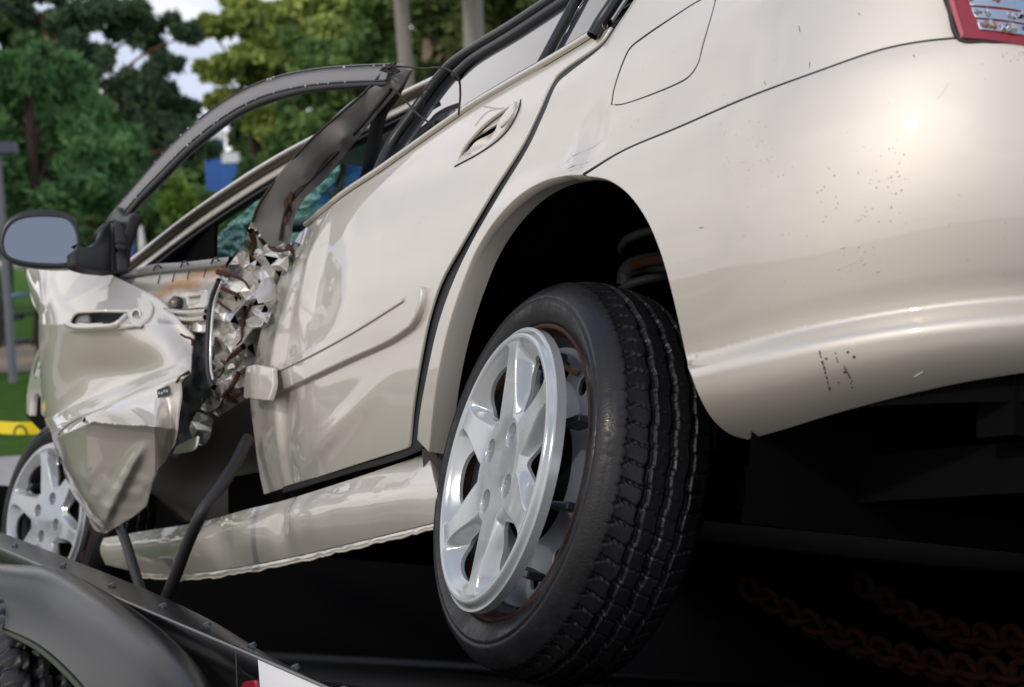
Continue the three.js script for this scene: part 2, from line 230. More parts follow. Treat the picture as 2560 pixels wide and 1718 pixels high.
{ // quarter panel with the fuel door let into it
  const qp = part('quarter_panel', fpanel(quarter, [[[1408, 58], [1452, -10], [1508, -118], [1560, -190]], [[1560, -190], [1700, -200], [1900, -180], [2118, -150]], [[2118, -150], [2150, 0], [2186, 85]], seam, archL, [[977, 1030], [952, 1003]], qLeft], [grow(fuel, 5)], 0.011, { depth: 0.016 }), M.paint, car);
  part('fuel_door', fpanel(quarter, fuel, [], 0.011, { depth: 0.004 }), M.paint, qp);
  part('fuel_door_gap', tube(loop(grow(fuel, 3)).map(p => { const q = quarter.pos(...quarter.hit(...p)); q.z -= 0.0022; return q; }), 0.0024, 200, 6), M.rubber, qp);
  part('bumper_gap', tube(curve(seam.map((p, i) => [p[0], (p[1] + bSeam[i][1]) / 2])).map(p => { const q = quarter.pos(...quarter.hit(...p)); q.z -= 0.0015; return q; }), 0.0025, 160, 6), M.rubber, qp);
  const chips = []; for (const [u, v, l, a] of [[1824, 66, 7, 1.4], [1847, 148, 7, 1.6], [1960, 32, 3, 1], [1745, 190, 4, 1.1], [1600, 520, 5, 0], [2085, 128, 4, 1]]) { const sf = v > 400 || u > 2050 ? bump : quarter, d = [Math.cos(a) * l, Math.sin(a) * l]; chips.push(tube([[u - d[0], v - d[1]], [u, v], [u + d[0], v + d[1]]].map(p => sf.pos(...sf.hit(...p))), 0.0005, 6, 5)); }
  stuffPart('paint_chip', merge(chips), M.rubber, qp);
}
{ // bumper skin, wrapped round the corner to the tail
  const o = loop([bSeam.slice().reverse().map(p => p).reverse(), archR, [[1705, 1003], [1780, 982], [1900, 945], [2050, 905], [2200, 872], [2336, 850]]]).map(p => bump.hit(p[0], p[1]));
  const last = o[o.length - 1], first = o[0];
  const extra = [[last[0] + 0.25, last[1] + 0.0], [1.75, last[1]], [1.75, first[1] - 0.02], [first[0] + 0.3, first[1] - 0.012]];
  const bp = part('rear_bumper', sheet([...o, ...extra], [], 0.0065, bump.pos, { depth: 0.014 }), M.paint, car);
  const sc = []; // dark scuff lines low on the bumper
  for (const [a, b] of [[[1869, 800], [1898, 905]], [[1905, 805], [1912, 828]], [[1925, 835], [1945, 872]]]) { const n = 9; for (let i = 0; i < n; i++) { if (rnd() < 0.3) continue; const t0 = i / n, t1 = (i + rr(0.4, 0.95)) / n, q = t => bump.pos(...bump.hit(lerp(a[0], b[0], t) + rr(-1, 1), lerp(a[1], b[1], t))); sc.push(tube([q(t0), q((t0 + t1) / 2), q(t1)], rr(0.0006, 0.0013), 5, 5)); } }
  for (let i = 0; i < 7; i++) { const q = bump.pos(...bump.hit(rr(1880, 1950), rr(800, 890))); const g = new THREE.SphereGeometry(rr(0.001, 0.002), 6, 5); g.translate(q.x, q.y, q.z); sc.push(g); }
  stuffPart('scuff_mark', merge(sc), M.rubber, bp);
  const wh = []; for (const [a, b] of [[[2086, 860], [2106, 848]], [[2140, 225], [2165, 190]], [[1680, 250], [1690, 235]]]) { const q = t => bump.pos(...bump.hit(lerp(a[0], b[0], t), lerp(a[1], b[1], t))); wh.push(tube([q(0), q(0.5), q(1)], 0.0004, 6, 5)); }
  stuffPart('scratch', merge(wh), P({ color: 0xe8e6e0, roughness: 0.6 }), bp);
}
{ // rain drops left on bumper and quarter panel
  seed = 44; const d = []; for (const [u, v, ru, rv, n, sf] of [[1660, 250, 60, 40, 34, quarter], [1700, 330, 70, 60, 30, bump], [1960, 590, 50, 30, 26, bump], [2010, 420, 60, 90, 36, bump], [2310, 130, 30, 16, 12, bump], [1480, 260, 60, 40, 14, quarter], [1800, 470, 120, 90, 26, bump]]) { if (!sf) continue; for (let k = 0; k < n; k++) { const q = sf.pos(...sf.hit(u + rr(-ru, ru), v + rr(-rv, rv))), g = new THREE.SphereGeometry(rr(0.0007, 0.0014), 7, 5); g.scale(1, rr(0.9, 1.6), 0.6); g.translate(q.x, q.y, q.z); d.push(g); } }
  stuffPart('rain_drop', merge(d), M.paint, car);
}
{ // tail lamp: red shell, clear inset with chrome reflectors and red bars
  const lampS = flank((s, y) => 0.012 + prof(y) * 0.6 + bprof(0.36) * 0.4);
  const t = grp('tail_lamp', car);
  const red = P({ color: new THREE.Color().setRGB(0.26, 0.002, 0.007), roughness: 0.2, clearcoat: 1, clearcoatRoughness: 0.02, side: THREE.DoubleSide });
  const ext = o => o;
  const poly = (cs, off, L = 0.012, depth = 0.02) => { const o = loop(cs).map(p => lampS.hit(p[0], p[1])); return sheet(o, [], L, (s, y) => { const p = lampS.pos(s, y), a = s <= PX0 ? 0 : (s - PX0) / PR; return p.add(V3(Math.sin(a) * off, 0, Math.cos(a) * off)); }, { depth, round: 0.0006 }); };
  part('lamp_shell', poly([[[2155, -60], [2165, 0], [2192, 84]], [[2192, 84], [2250, 88], [2340, 102], [2440, 122]], [[2440, 122], [2440, -60]], [[2440, -60], [2155, -60]]], 0), red, t);
  part('lamp_rim', poly([[[2158, -60], [2163, -30], [2168, 0], [2193, 82]], [[2193, 82], [2200, 83]], [[2200, 83], [2176, 0], [2168, -60]], [[2168, -60], [2158, -60]]], 0.004), P({ color: new THREE.Color().setRGB(0.5, 0.12, 0.14), roughness: 0.1 }), t);
  const silver = P({ color: new THREE.Color().setRGB(0.50, 0.52, 0.56), metalness: 1, roughness: 0.2, side: THREE.DoubleSide });
  const bays = [[[2206, -60], [2214, 12], 14, 26], [[2216, 18], [2226, 40], 22, 34], [[2229, 46], [2237, 67], 52, 78]];
  bays.forEach(([a, b, ya, yb], k) => {
    const r = (x, y0, slope) => y0 + slope * Math.pow(Math.max(0, x - 2210) / 126, 1.6) * 12;
    const tl = k === 0 ? -60 : a[1], bl = b[1];
    const pane = part('reflector', poly([[[a[0], tl], [b[0], bl]], [[b[0], bl], [2280, r(2280, bl, 1)], [2340, r(2340, bl, 1.1)], [2430, r(2400, bl, 1.4)]], [[2430, r(2400, bl, 1.4)], [2430, k === 0 ? -60 : r(2400, tl, 1.4)]], [[2430, k === 0 ? -60 : r(2400, tl, 1.4)], [2340, k === 0 ? -60 : r(2340, tl, 1.1)], [a[0], tl]]], 0.003, 0.012, 0.0025), silver, t);
    const fac = []; seed = 90 + k; for (let i = 0; i < 16; i++) { const u = rr(a[0] + 8, 2390), v = k === 0 ? rr(-50, 8) : r(u, lerp(tl, bl, rr(0.25, 0.75)), 1.1), q = lampS.pos(...lampS.hit(u, v)); const g = new THREE.OctahedronGeometry(rr(0.003, 0.008)); g.scale(rr(0.4, 1.2), rr(0.6, 1.1), 0.5); g.rotateZ(rr(0, 3)); g.rotateY(rr(0.3, 1)); const a2 = (planS(q) - PX0) / PR; g.translate(q.x + Math.sin(a2) * 0.004, q.y, q.z + Math.cos(a2) * 0.004); fac.push(g); }
    stuffPart('facet', merge(fac), silver, pane);
  });
  const amber = P({ color: new THREE.Color().setRGB(0.30, 0.10, 0.02), roughness: 0.2 }); for (const [u, v] of [[2250, 58], [2268, 61], [2276, 0]]) { const q = lampS.pos(...lampS.hit(u, v)), g = new THREE.SphereGeometry(0.004, 12, 8); g.scale(1.0, 1.0, 0.5); g.translate(q.x + 0.003, q.y, q.z + 0.003); part('amber_bulb', g, amber, t); }
  part('lamp_seal', tube([[2154, -60], [2161, 0], [2188, 87], [2250, 92], [2340, 106], [2420, 122]].map(p => { const q = lampS.pos(...lampS.hit(...p)); return V3(q.x - 0.003, q.y, q.z - 0.006); }), 0.004, 30, 6), M.rubber, t);
}
// rear door: skin with its buckled, torn front edge
const dTop = [[683, 533], [720, 500], [780, 452], [870, 392], [960, 328], [1060, 259], [1160, 199], [1250, 148], [1320, 106], [1392, 62]];
const dRear = [[1392, 62], [1366, 98], [1290, 152], [1262, 178], [1224, 255], [1188, 330], [1120, 438], [1050, 558], [1004, 642], [977, 722], [955, 830], [940, 930], [933, 1003]];
const dBot = [[933, 1003], [930, 1018], [918, 1024], [880, 1036], [800, 1062], [700, 1095], [602, 1127]];
const dFront = [[602, 1127], [592, 1080], [583, 1020], [577, 970], [570, 915], [574, 860], [583, 810], [592, 770], [604, 728], [620, 682], [636, 640], [652, 598], [668, 560], [683, 533]];
const doorPts = [[620, 760], [655, 640], [690, 600], [600, 840], [690, 560], [740, 520], [720, 700], [640, 930], [760, 990], [615, 1010], [850, 950]].map(p => base.hit(...p));
const door = flank((s, y) => {
  let h = prof(y) + 0.004 * sst(0.35, 0.05, Math.abs(y - 0.3));
  const f = sst(-0.62, -1.06, s); // the front third has been dragged in and rolled
  h -= 0.030 * f * f; h += 0.016 * G(s, y, doorPts[0][0], doorPts[0][1], 0.045, 0.20, -0.25) - 0.012 * G(s, y, doorPts[1][0], doorPts[1][1], 0.05, 0.10, -0.2);
  h += 0.010 * G(s, y, doorPts[2][0] + 0.03, doorPts[2][1], 0.035, 0.11, -0.35) - 0.010 * G(s, y, doorPts[6][0], doorPts[6][1] + 0.03, 0.09, 0.10, 0.3) + 0.006 * G(s, y, doorPts[4][0], doorPts[4][1], 0.05, 0.06);
  h += 0.007 * G(s, y, doorPts[8][0], doorPts[8][1], 0.16, 0.022, 0.28) - 0.006 * G(s, y, doorPts[7][0], doorPts[7][1], 0.06, 0.05, 0.4) + 0.008 * G(s, y, doorPts[9][0], doorPts[9][1], 0.02, 0.09, -0.1);
  h += f * (0.003 * noise.noise(s * 14, y * 8, 3) + 0.0006 * noise.noise(s * 30, y * 18, 5)) + 0.0008 * noise.noise(s * 4, y * 5, 8);
  return h;
});
const handleRim = [[[1037, 379], [1046, 352], [1068, 320], [1108, 278], [1150, 248], [1190, 226]], [[1190, 226], [1186, 248], [1168, 285], [1140, 316], [1095, 348], [1037, 379]]];
const cup = [[[1057, 348], [1072, 321], [1103, 297], [1136, 278]], [[1136, 278], [1130, 297], [1119, 315], [1104, 333], [1082, 345], [1057, 348]]];
const rd = grp('rear_door', car);
part('door_skin', fpanel(door, [dTop, dRear, dBot, dFront], [handleRim], 0.010, { depth: 0.005 }), M.paint, rd);
{
  const hc = [1113, 303], dish = (u, v) => { const p = ((u - hc[0]) * 0.707 - (v - hc[1]) * 0.707) / 112, q = ((u - hc[0]) * 0.707 + (v - hc[1]) * 0.707) / 34; return clamp(1 - p * p - q * q); };
  const hd = part('door_handle', zpanel(handleRim, [cup], 4, (u, v) => door.pos(...door.hit(u, v)).z + 0.002 - 0.013 * sst(0.0, 0.75, dish(u, v)), { depth: 0.005, round: 0.0015 }), M.paint, rd);
  const cc = loop(cup, 4).map(p => door.hit(...p)), cx = cc.reduce((a, p) => a + p[0], 0) / cc.length, cy = cc.reduce((a, p) => a + p[1], 0) / cc.length;
  part('handle_cup', sheet(cc, [], 0.006, (s, y) => { const p = door.pos(s, y); p.z -= 0.034 - 0.03 * clamp(Math.hypot((s - cx) / 0.06, (y - cy) / 0.03)); return p; }, { depth: 0 }), M.paint, hd);
  part('handle_gap', tube(curve([[1189, 228], [1185, 248], [1167, 286], [1140, 317], [1095, 349], [1038, 380]]).map(p => { const q = door.pos(...door.hit(...p)); q.z += 0.0005; return q; }), 0.0016, 50, 6), M.rubber, hd);
  part('handle_lever', fpanel(door, [[[1150, 276], [1160, 262], [1184, 234]], [[1184, 234], [1180, 252], [1166, 276]], [[1166, 276], [1152, 290]], [[1152, 290], [1150, 276]]], [], 0.006, { pos: (s, y) => { const p = door.pos(s, y); p.z += 0.009; return p; }, depth: 0.005, round: 0.002 }), M.paint, hd);
  // side moulding: broken off at its front end
  const mz = k => (s, y) => { const p = door.pos(s, y); p.z += k; return p; };
  const mo = part('side_moulding', fpanel(door, [[[617, 852], [700, 808], [800, 754], [900, 698], [962, 658]], [[962, 658], [971, 662], [970, 690], [960, 722], [946, 745]], [[946, 745], [900, 776], [800, 822], [700, 869], [612, 908]], [[612, 908], [617, 852]]], [], 0.01, { pos: mz(0.013), depth: 0.013, round: 0.004 }), M.paint, rd);
  part('moulding_rib', fpanel(door, [[[628, 851], [720, 804], [820, 751], [938, 681]], [[938, 681], [936, 690]], [[936, 690], [820, 762], [720, 816], [628, 859]], [[628, 859], [628, 851]]], [], 0.01, { pos: mz(0.017), depth: 0.004, round: 0.002 }), M.paint, mo);
  const eA = (z) => [[563, 836, z], [572, 834, z], [617, 846, z - 0.006]], zc = zpanel([[[562, 838], [572, 834], [618, 842]], [[618, 842], [619, 880], [610, 911]], [[610, 911], [556, 906]], [[556, 906], [558, 870], [562, 838]]], [], 5, (u, v) => 0.012 + 0.010 * sst(556, 580, u) + 0.0012 * noise.noise(u * 0.03, v * 0.03, 2), { depth: 0.012, round: 0.003 });
  part('moulding_end', zc, M.paint, mo);
  // belt trim
  const beltRow = off => curve([[700, 517], [780, 450], [870, 390], [960, 326], [1060, 257], [1160, 197], [1250, 146], [1320, 104], [1384, 64]], 12).map(p => { const q = door.pos(...door.hit(p[0], p[1])); return V3(q.x, q.y + off, q.z + 0.003); });
  part('belt_trim', tube(beltRow(0.004), 0.0055, 60, 8), M.paint, rd);
  part('belt_seal', tube(beltRow(0.011).map(p => V3(p.x, p.y, p.z - 0.008)), 0.006, 60, 8), M.rubber, rd);
}
// glasshouse of the rear door
const gz = (y) => prof(y) - 0.012;
const glassS = flank((s, y) => gz(y));
part('window_glass', fpanel(glassS, [[[1000, 288], [1015, 255], [1040, 205], [1060, 170], [1100, 132], [1180, 80], [1300, 2], [1358, -40]], [[1358, -40], [1332, -5], [1302, 40], [1248, 148]], [[1248, 148], [1160, 202], [1060, 262]], [[1060, 262], [1046, 262], [1040, 252], [1022, 262], [1010, 284], [1000, 288]]], [], 0.02, { depth: 0.004 }), M.privacy, rd);
part('glass_shard', fpanel(glassS, [[[884, 384], [915, 325], [960, 255], [1012, 180], [1040, 160], [1046, 200]], [[1046, 200], [1030, 250], [1008, 282], [980, 306], [950, 335], [920, 358], [884, 384]]], [], 0.02, { depth: 0.004 }), M.privacy, rd);
part('quarter_glass', fpanel(glassS, [[[1374, -58], [1320, 25], [1258, 138]], [[1258, 138], [1330, 95], [1390, 56]], [[1390, 56], [1446, -30], [1496, -122]], [[1496, -122], [1374, -58]]], [], 0.02, { depth: 0.004 }), M.privacy, rd);
const onG = (u, v, off = 0) => { const p = glassS.pos(...glassS.hit(u, v)); p.z += off; return p; };
{
  const fr = [[868, 396], [900, 330], [950, 258], [1000, 190], [1036, 150], [1090, 112], [1180, 58], [1300, -20], [1420, -92], [1510, -140]];
  part('window_frame', merge([tube(curve(fr, 14).map(p => onG(p[0] + 4, p[1], 0.01)), 0.0105, 70, 10), tube(curve([[1040, 168], [1080, 132], [1180, 70], [1310, -15], [1480, -118]], 14).map(p => onG(p[0], p[1] + 6, 0.0)), 0.012, 50, 8)]), M.blackPlastic, rd);
  part('division_bar', tube([[1376, -70], [1342, -25], [1312, 30], [1250, 146]].map(p => onG(p[0] - 6, p[1], 0.006)), 0.009, 20, 8), M.blackPlastic, rd);
  part('door_seal', sheet(loop([dRear.map(p => [p[0] - 2, p[1]]), [[931, 1003], [905, 1030], [780, 1070], [640, 1112]], [[640, 1112], [640, 1124]], [[640, 1124], [780, 1082], [925, 1036], [960, 1015], [956, 1003]], qLeft.map(p => [p[0] + 2, p[1]]), [[1410, 58], [1392, 62]]]).map(p => base.hit(...p)), [], 0.012, (s, y) => V3(s, y, prof(y) - 0.0045), { depth: 0.006 }), M.rubber, car);
}
part('pillar_seal', merge([tube([[1506, -125], [1448, -20], [1420, 25], [1398, 58], [1380, 90]].map(p => onG(p[0], p[1], 0.022)), 0.011, 20, 8)]), M.blackPlastic, car);
// dark inner shell behind the panel gaps, wheel housing and floor
{
  const inner = o => (s, y) => flankPos(s, y, prof(y) - o);
  const flankPos = (s, y, d) => { if (s <= PX0) return V3(s, y, d); const a = Math.min(Math.PI / 2, (s - PX0) / PR); return V3(PX0 + Math.sin(a) * (PR + d), y, -PR + Math.cos(a) * (PR + d)); };
  const o = loop([[[700, 545], [1060, 285], [1410, 75], [1500, -50]], [[1500, -50], [2150, -70]], [[2150, -70], [2180, 80], [2100, 110], [1700, 240], [1400, 372]], [[1400, 372], [1320, 385], [1240, 398], [1172, 430], [1120, 486], [1072, 560], [1036, 650], [1006, 750], [984, 850], [970, 950], [964, 1040]], [[964, 1040], [640, 1140], [625, 1100], [640, 900], [640, 700], [700, 545]]]).map(p => base.hit(...p));
  part('inner_shell', sheet(o, [], 0.04, (s, y) => flankPos(s, y, prof(y) - 0.03), { depth: 0 }), M.black, car);
  const ob = [[0.30, 0.42], [0.60, 0.50], [1.0, 0.50], [1.75, 0.5], [1.75, 0.06], [1.0, 0.05], [0.62, 0.04], [0.5, 0.1], [0.44, 0.25]];
  part('bumper_beam', sheet(ob, [], 0.04, (s, y) => flankPos(s, y, -0.05), { depth: 0 }), M.black, car);
  const cyl = new THREE.CylinderGeometry(0.43, 0.43, 0.5, 48, 1, true, 0, Math.PI * 2); cyl.rotateX(Math.PI / 2); cyl.translate(0.09, 0.02, -0.30);
  const pos = cyl.attributes.position, idx = cyl.index.array, keep = []; for (let i = 0; i < idx.length; i += 3) { let y = 0; for (let k = 0; k < 3; k++) y += pos.getY(idx[i + k]) / 3; if (y > -0.10) keep.push(idx[i], idx[i + 1], idx[i + 2]); } cyl.setIndex(keep);
  const disc = new THREE.CircleGeometry(0.43, 40, 0, Math.PI); disc.translate(0.09, 0.0, -0.54);
  part('wheel_housing', merge([cyl, disc]), M.black, car);
  const fl = new THREE.BoxGeometry(3.1, 0.06, 1.5); fl.translate(-0.62, -0.02, -0.98); part('floor_pan', fl, M.black, car);
  const rp = new THREE.BoxGeometry(0.06, 0.5, 1.35); rp.translate(0.80, 0.26, -0.86); part('rear_panel', rp, M.black, car);
  // folded arch lip
  const lip = curve(archL, 10).map(p => quarter.pos(...quarter.hit(...p)));
  part('arch_lip', strip([lip.map(p => V3(p.x, p.y, p.z - 0.004)), lip.map(p => V3(p.x + 0.004, p.y - 0.002, p.z - 0.024)), lip.map(p => V3(p.x + 0.006, p.y - 0.003, p.z - 0.04))]), M.paint, car);
  const lin = curve([[1130, 512], [1085, 585], [1052, 668], [1026, 760], [1006, 860], [994, 950], [990, 1040], [1000, 1110]], 10).map(p => atZ(p[0], p[1], -0.045));
  part('arch_liner', strip([lin.map(p => V3(p.x - 0.02, p.y, p.z + 0.012)), lin.map(p => V3(p.x + 0.01, p.y, p.z - 0.012)), lin.map(p => V3(p.x + 0.02, p.y, p.z - 0.05))]), P({ color: new THREE.Color().setRGB(0.03, 0.03, 0.03), roughness: 0.8, side: THREE.DoubleSide }), car);
}
// sill
{
  const sp = spline([[-0.22, -0.12], [-0.17, -0.075], [-0.13, -0.052], [-0.09, -0.030], [-0.05, -0.014], [-0.015, -0.012], [0.02, -0.030], [0.06, -0.055]]);
  const sill = flank((s, y) => { const yy = y + 0.045 * sst(-0.3, -1.7, s); return sp(yy) - 0.012 * G(s, y, -0.93, -0.04, 0.05, 0.06) + 0.008 * G(s, y, -0.86, -0.02, 0.03, 0.05) - 0.018 * G(s, y, -1.28, -0.08, 0.10, 0.06) + 0.003 * noise.noise(s * 9, y * 12, 4) - 0.03 * sst(-1.1, -1.7, s); });
  const si = part('rocker_sill', fpanel(sill, [[[976, 1034], [860, 1074], [760, 1107], [640, 1144], [560, 1163], [490, 1183], [420, 1198], [340, 1210], [236, 1228]], [[236, 1228], [228, 1255], [240, 1288]], [[240, 1288], [330, 1308], [430, 1308], [560, 1290], [700, 1262], [820, 1233], [988, 1192]], [[988, 1192], [996, 1140], [990, 1100], [976, 1034]]], [], 0.012, { depth: 0.02 }), M.paint, car);
  seed = 5; const lo = curve([[300, 1304], [430, 1310], [560, 1293], [700, 1265], [820, 1236], [990, 1194]], 7);
  const jag = lo.map((p, i) => 5 * noise.noise(i * 0.23, 1, 4) + 3 * noise.noise(i * 0.9, 2, 7)); const A = lo.map(p => { const q = sill.pos(...sill.hit(p[0], p[1] - 3)); q.z += -0.004; return q; }), B = lo.map((p, i) => { const q = atZ(p[0], p[1] + 13 + jag[i], sill.pos(...sill.hit(p[0], p[1] - 3)).z - 0.004 + 0.004 * noise.noise(i * 0.4, 5, 1)); return q; });
  part('pinch_weld', strip([A, A.map((p, i) => p.clone().lerp(B[i], 0.6).add(V3(0, 0, 0.002))), B]), M.bare, si);
  part('weld_edge', tube(B, 0.0022, 160, 6), P({ color: new THREE.Color().setRGB(0.48, 0.42, 0.36), roughness: 0.8 }), si);
}

// ---------- wheels (axis z, outer face towards +z) ----------
function grid(nu, nv, f, closeU) { const P = [], U = [], I = []; for (let j = 0; j <= nv; j++) for (let i = 0; i <= nu; i++) { const p = f(i / nu, j / nv); P.push(p[0], p[1], p[2]); U.push(p[3] ?? i / nu, p[4] ?? j / nv); } for (let j = 0; j < nv; j++) for (let i = 0; i < nu; i++) { const a = j * (nu + 1) + i; I.push(a, a + 1, a + nu + 1, a + 1, a + nu + 2, a + nu + 1); } const g = new THREE.BufferGeometry(); g.setAttribute('position', new THREE.Float32BufferAttribute(P, 3)); g.setAttribute('uv', new THREE.Float32BufferAttribute(U, 2)); g.setIndex(I); g.computeVertexNormals();
  if (closeU) { const n = g.attributes.normal; for (let j = 0; j <= nv; j++) { const a = j * (nu + 1), b = a + nu, v = V3(n.getX(a) + n.getX(b), n.getY(a) + n.getY(b), n.getZ(a) + n.getZ(b)).normalize(); n.setXYZ(a, v.x, v.y, v.z); n.setXYZ(b, v.x, v.y, v.z); } } return g; }
function tyreGeometry() {
  const pr = []; const add = (z, r, k) => pr.push([z, r, k]);
  [[-0.024, 0.217], [-0.014, 0.2235], [-0.008, 0.2265], [-0.0065, 0.229], [-0.0025, 0.236], [0.0005, 0.245], [0.0018, 0.2525], [0.0022, 0.2565], [-0.0008, 0.2580], [-0.0012, 0.2605], [0.0012, 0.2622], [-0.0005, 0.2665], [-0.005, 0.2738], [-0.0105, 0.2795], [-0.0120, 0.2803], [-0.0135, 0.2822], [-0.019, 0.2868], [-0.0245, 0.2906]].forEach(p => add(...p));
  for (let z = -0.028; z >= -0.162; z -= 0.0022) add(z, 0.2925 + 0.0105 * sst(-0.026, -0.07, z) - 0.0105 * sst(-0.125, -0.168, z), 1);
  [[-0.168, 0.289], [-0.178, 0.276], [-0.184, 0.255], [-0.18, 0.232], [-0.166, 0.217]].forEach(p => add(...p));
  const n = pr.length - 1, NS = 68;
  return grid(816, n, (u, t) => {
    const [z, r0, tread] = pr[Math.round(t * n)], a = u * Math.PI * 2; let r = r0;
    if (tread) {
      const zz = -z, gr = (c, w) => 0.0075 * sst(w, w * 0.55, Math.abs(zz - c - 0.0012 * Math.sign(Math.sin(a * NS * 0.5))));
      r -= Math.max(gr(0.066, 0.005), gr(0.098, 0.005), gr(0.13, 0.005));
      const ph = a * NS / (Math.PI * 2), fr = x => x - Math.floor(x);
      if (zz < 0.061) { const k = fr(ph + (zz - 0.03) * 9); if (k < 0.11) r -= 0.0038 * sst(0.026, 0.036, zz); const k2 = fr(ph - (zz - 0.03) * 22 + 0.35); if (zz < 0.044 && k2 < 0.10) r -= 0.003; }
      else if (zz < 0.125) { const k = fr(ph + (zz - 0.03) * 6); if (k < 0.08) r -= 0.0025; }
      else { const k = fr(ph - (zz - 0.03) * 9); if (k < 0.1) r -= 0.0035; }
    } else if (r0 > 0.264 && r0 < 0.2785 && z > -0.02) r += 0;
    return [Math.cos(a) * r, Math.sin(a) * r, z, u * 1.9, t * 0.3];
  }, true);
}
function capGeometry() {
  const NR = 120, NT = 600, R0 = 0.214, P3 = (r, a) => [Math.cos(a) * r, Math.sin(a) * r, height(r, a)];
  const spokeA = Math.PI / 2, st = Math.PI / 3;
  const dA = (a, c) => { let d = (a - c) % st; if (d > st / 2) d -= st; if (d < -st / 2) d += st; return d; };
  const lug = [0, 1, 2, 3].map(k => (57 + 90 * k) * Math.PI / 180);
  function height(r, a) {
    const ds = dA(a, spokeA), d = Math.abs(r * Math.sin(ds)), half = lerp(0.027, 0.0150, sst(0.085, 0.17, r)) + 0.012 * sst(0.18, 0.205, r);
    const sp = sst(half + 0.014, half, d), top = 0.010 + 0.010 * sst(0.06, 0.2, r);
    const bowl = 0.021 - 0.030 * sst(0.200, 0.160, r) + 0.010 * sst(0.13, 0.09, r);
    let z = lerp(bowl, top, Math.max(sp, sst(0.098, 0.080, r)));
    z = lerp(z, 0.0225, sst(0.190, 0.199, r)); z -= 0.010 * Math.pow(sst(0.200, 0.2095, r), 2);
    for (const l of lug) { const q = Math.hypot(r * Math.cos(a) - 0.057 * Math.cos(l), r * Math.sin(a) - 0.057 * Math.sin(l)); z -= 0.02 * sst(0.0185, 0.013, q); }
    return z;
  }
  function hole(r, a) { // > 0 inside a window
    const d = dA(a, spokeA + st / 2), half = lerp(0.027, 0.0150, sst(0.085, 0.17, r)), w = Math.max(0.003, r * 0.5 - half - 0.0095); return 1 - Math.pow(Math.abs(r * Math.sin(d)) / w, 2.6) - Math.pow(Math.abs(r - 0.137) / 0.042, 3); }
  const V = [], H = []; for (let j = 0; j <= NR; j++) for (let i = 0; i < NT; i++) { const r = R0 * (0.004 + 0.996 * j / NR), a = i / NT * Math.PI * 2; V.push([r, a]); H.push(hole(r, a)); }
  const Pp = [], Nn = [], U = [], edge = []; const nrm = (r, a) => { const e = 0.0008, x = r * Math.cos(a), y = r * Math.sin(a), h = (X, Y) => height(Math.hypot(X, Y), Math.atan2(Y, X)); return V3(-(h(x + e, y) - h(x - e, y)) / (2 * e), -(h(x, y + e) - h(x, y - e)) / (2 * e), 1).normalize(); };
  const put = q => { const p = P3(q[0], q[1]), n = nrm(q[0], q[1]); Pp.push(...p); Nn.push(n.x, n.y, n.z); U.push(p[0], p[1]); };
  for (let j = 0; j < NR; j++) for (let i = 0; i < NT; i++) {
    const a = j * NT + i, b = j * NT + (i + 1) % NT, c = a + NT, d = b + NT;
    const get = (k, w) => { const q = V[k]; return [q[0], w && q[1] === 0 ? Math.PI * 2 : q[1], H[k]]; }, last = i === NT - 1;
    for (const t of [[get(a), get(c), get(b, last)], [get(b, last), get(c), get(d, last)]]) {
      const poly = [], cut = []; for (let k = 0; k < 3; k++) { const p = t[k], q = t[(k + 1) % 3]; if (p[2] <= 0) poly.push(p); if ((p[2] <= 0) !== (q[2] <= 0)) { const s = p[2] / (p[2] - q[2]), m = [lerp(p[0], q[0], s), lerp(p[1], q[1], s), 0]; poly.push(m); cut.push(m); } }
      for (let k = 1; k + 1 < poly.length; k++) { put(poly[0]); put(poly[k]); put(poly[k + 1]); }
      if (cut.length === 2) edge.push(cut);
    }
  }
  const skirt = (x, y, d0, d1, n) => { Pp.push(x[0], x[1], x[2] - d0, x[0], x[1], x[2] - d1, y[0], y[1], y[2] - d0, y[0], y[1], y[2] - d0, x[0], x[1], x[2] - d1, y[0], y[1], y[2] - d1); for (let k = 0; k < 6; k++) { Nn.push(n.x, n.y, n.z); U.push(x[0], x[1]); } };
  for (const [p, q] of edge) { const x = P3(p[0], p[1]), y = P3(q[0], q[1]), n = V3(y[1] - x[1], -(y[0] - x[0]), 0).normalize(); skirt(x, y, 0, 0.006, n); }
  for (let i = 0; i < NT; i++) { const a = i / NT * 6.283185307, b = (i + 1) / NT * 6.283185307, x = P3(R0, a), y = P3(R0, b); skirt(x, y, 0, 0.014, V3(Math.cos(a), Math.sin(a), 0)); }
  const g = new THREE.BufferGeometry(); g.setAttribute('position', new THREE.Float32BufferAttribute(Pp, 3)); g.setAttribute('normal', new THREE.Float32BufferAttribute(Nn, 3)); g.setAttribute('uv', new THREE.Float32BufferAttribute(U, 2)); return g;
}
function lathe(pts, seg = 96) { const g = new THREE.LatheGeometry(pts.map(p => new THREE.Vector2(p[0], p[1])), seg); g.rotateX(Math.PI / 2); return g; }
const tyreG = tyreGeometry(), capG = capGeometry();
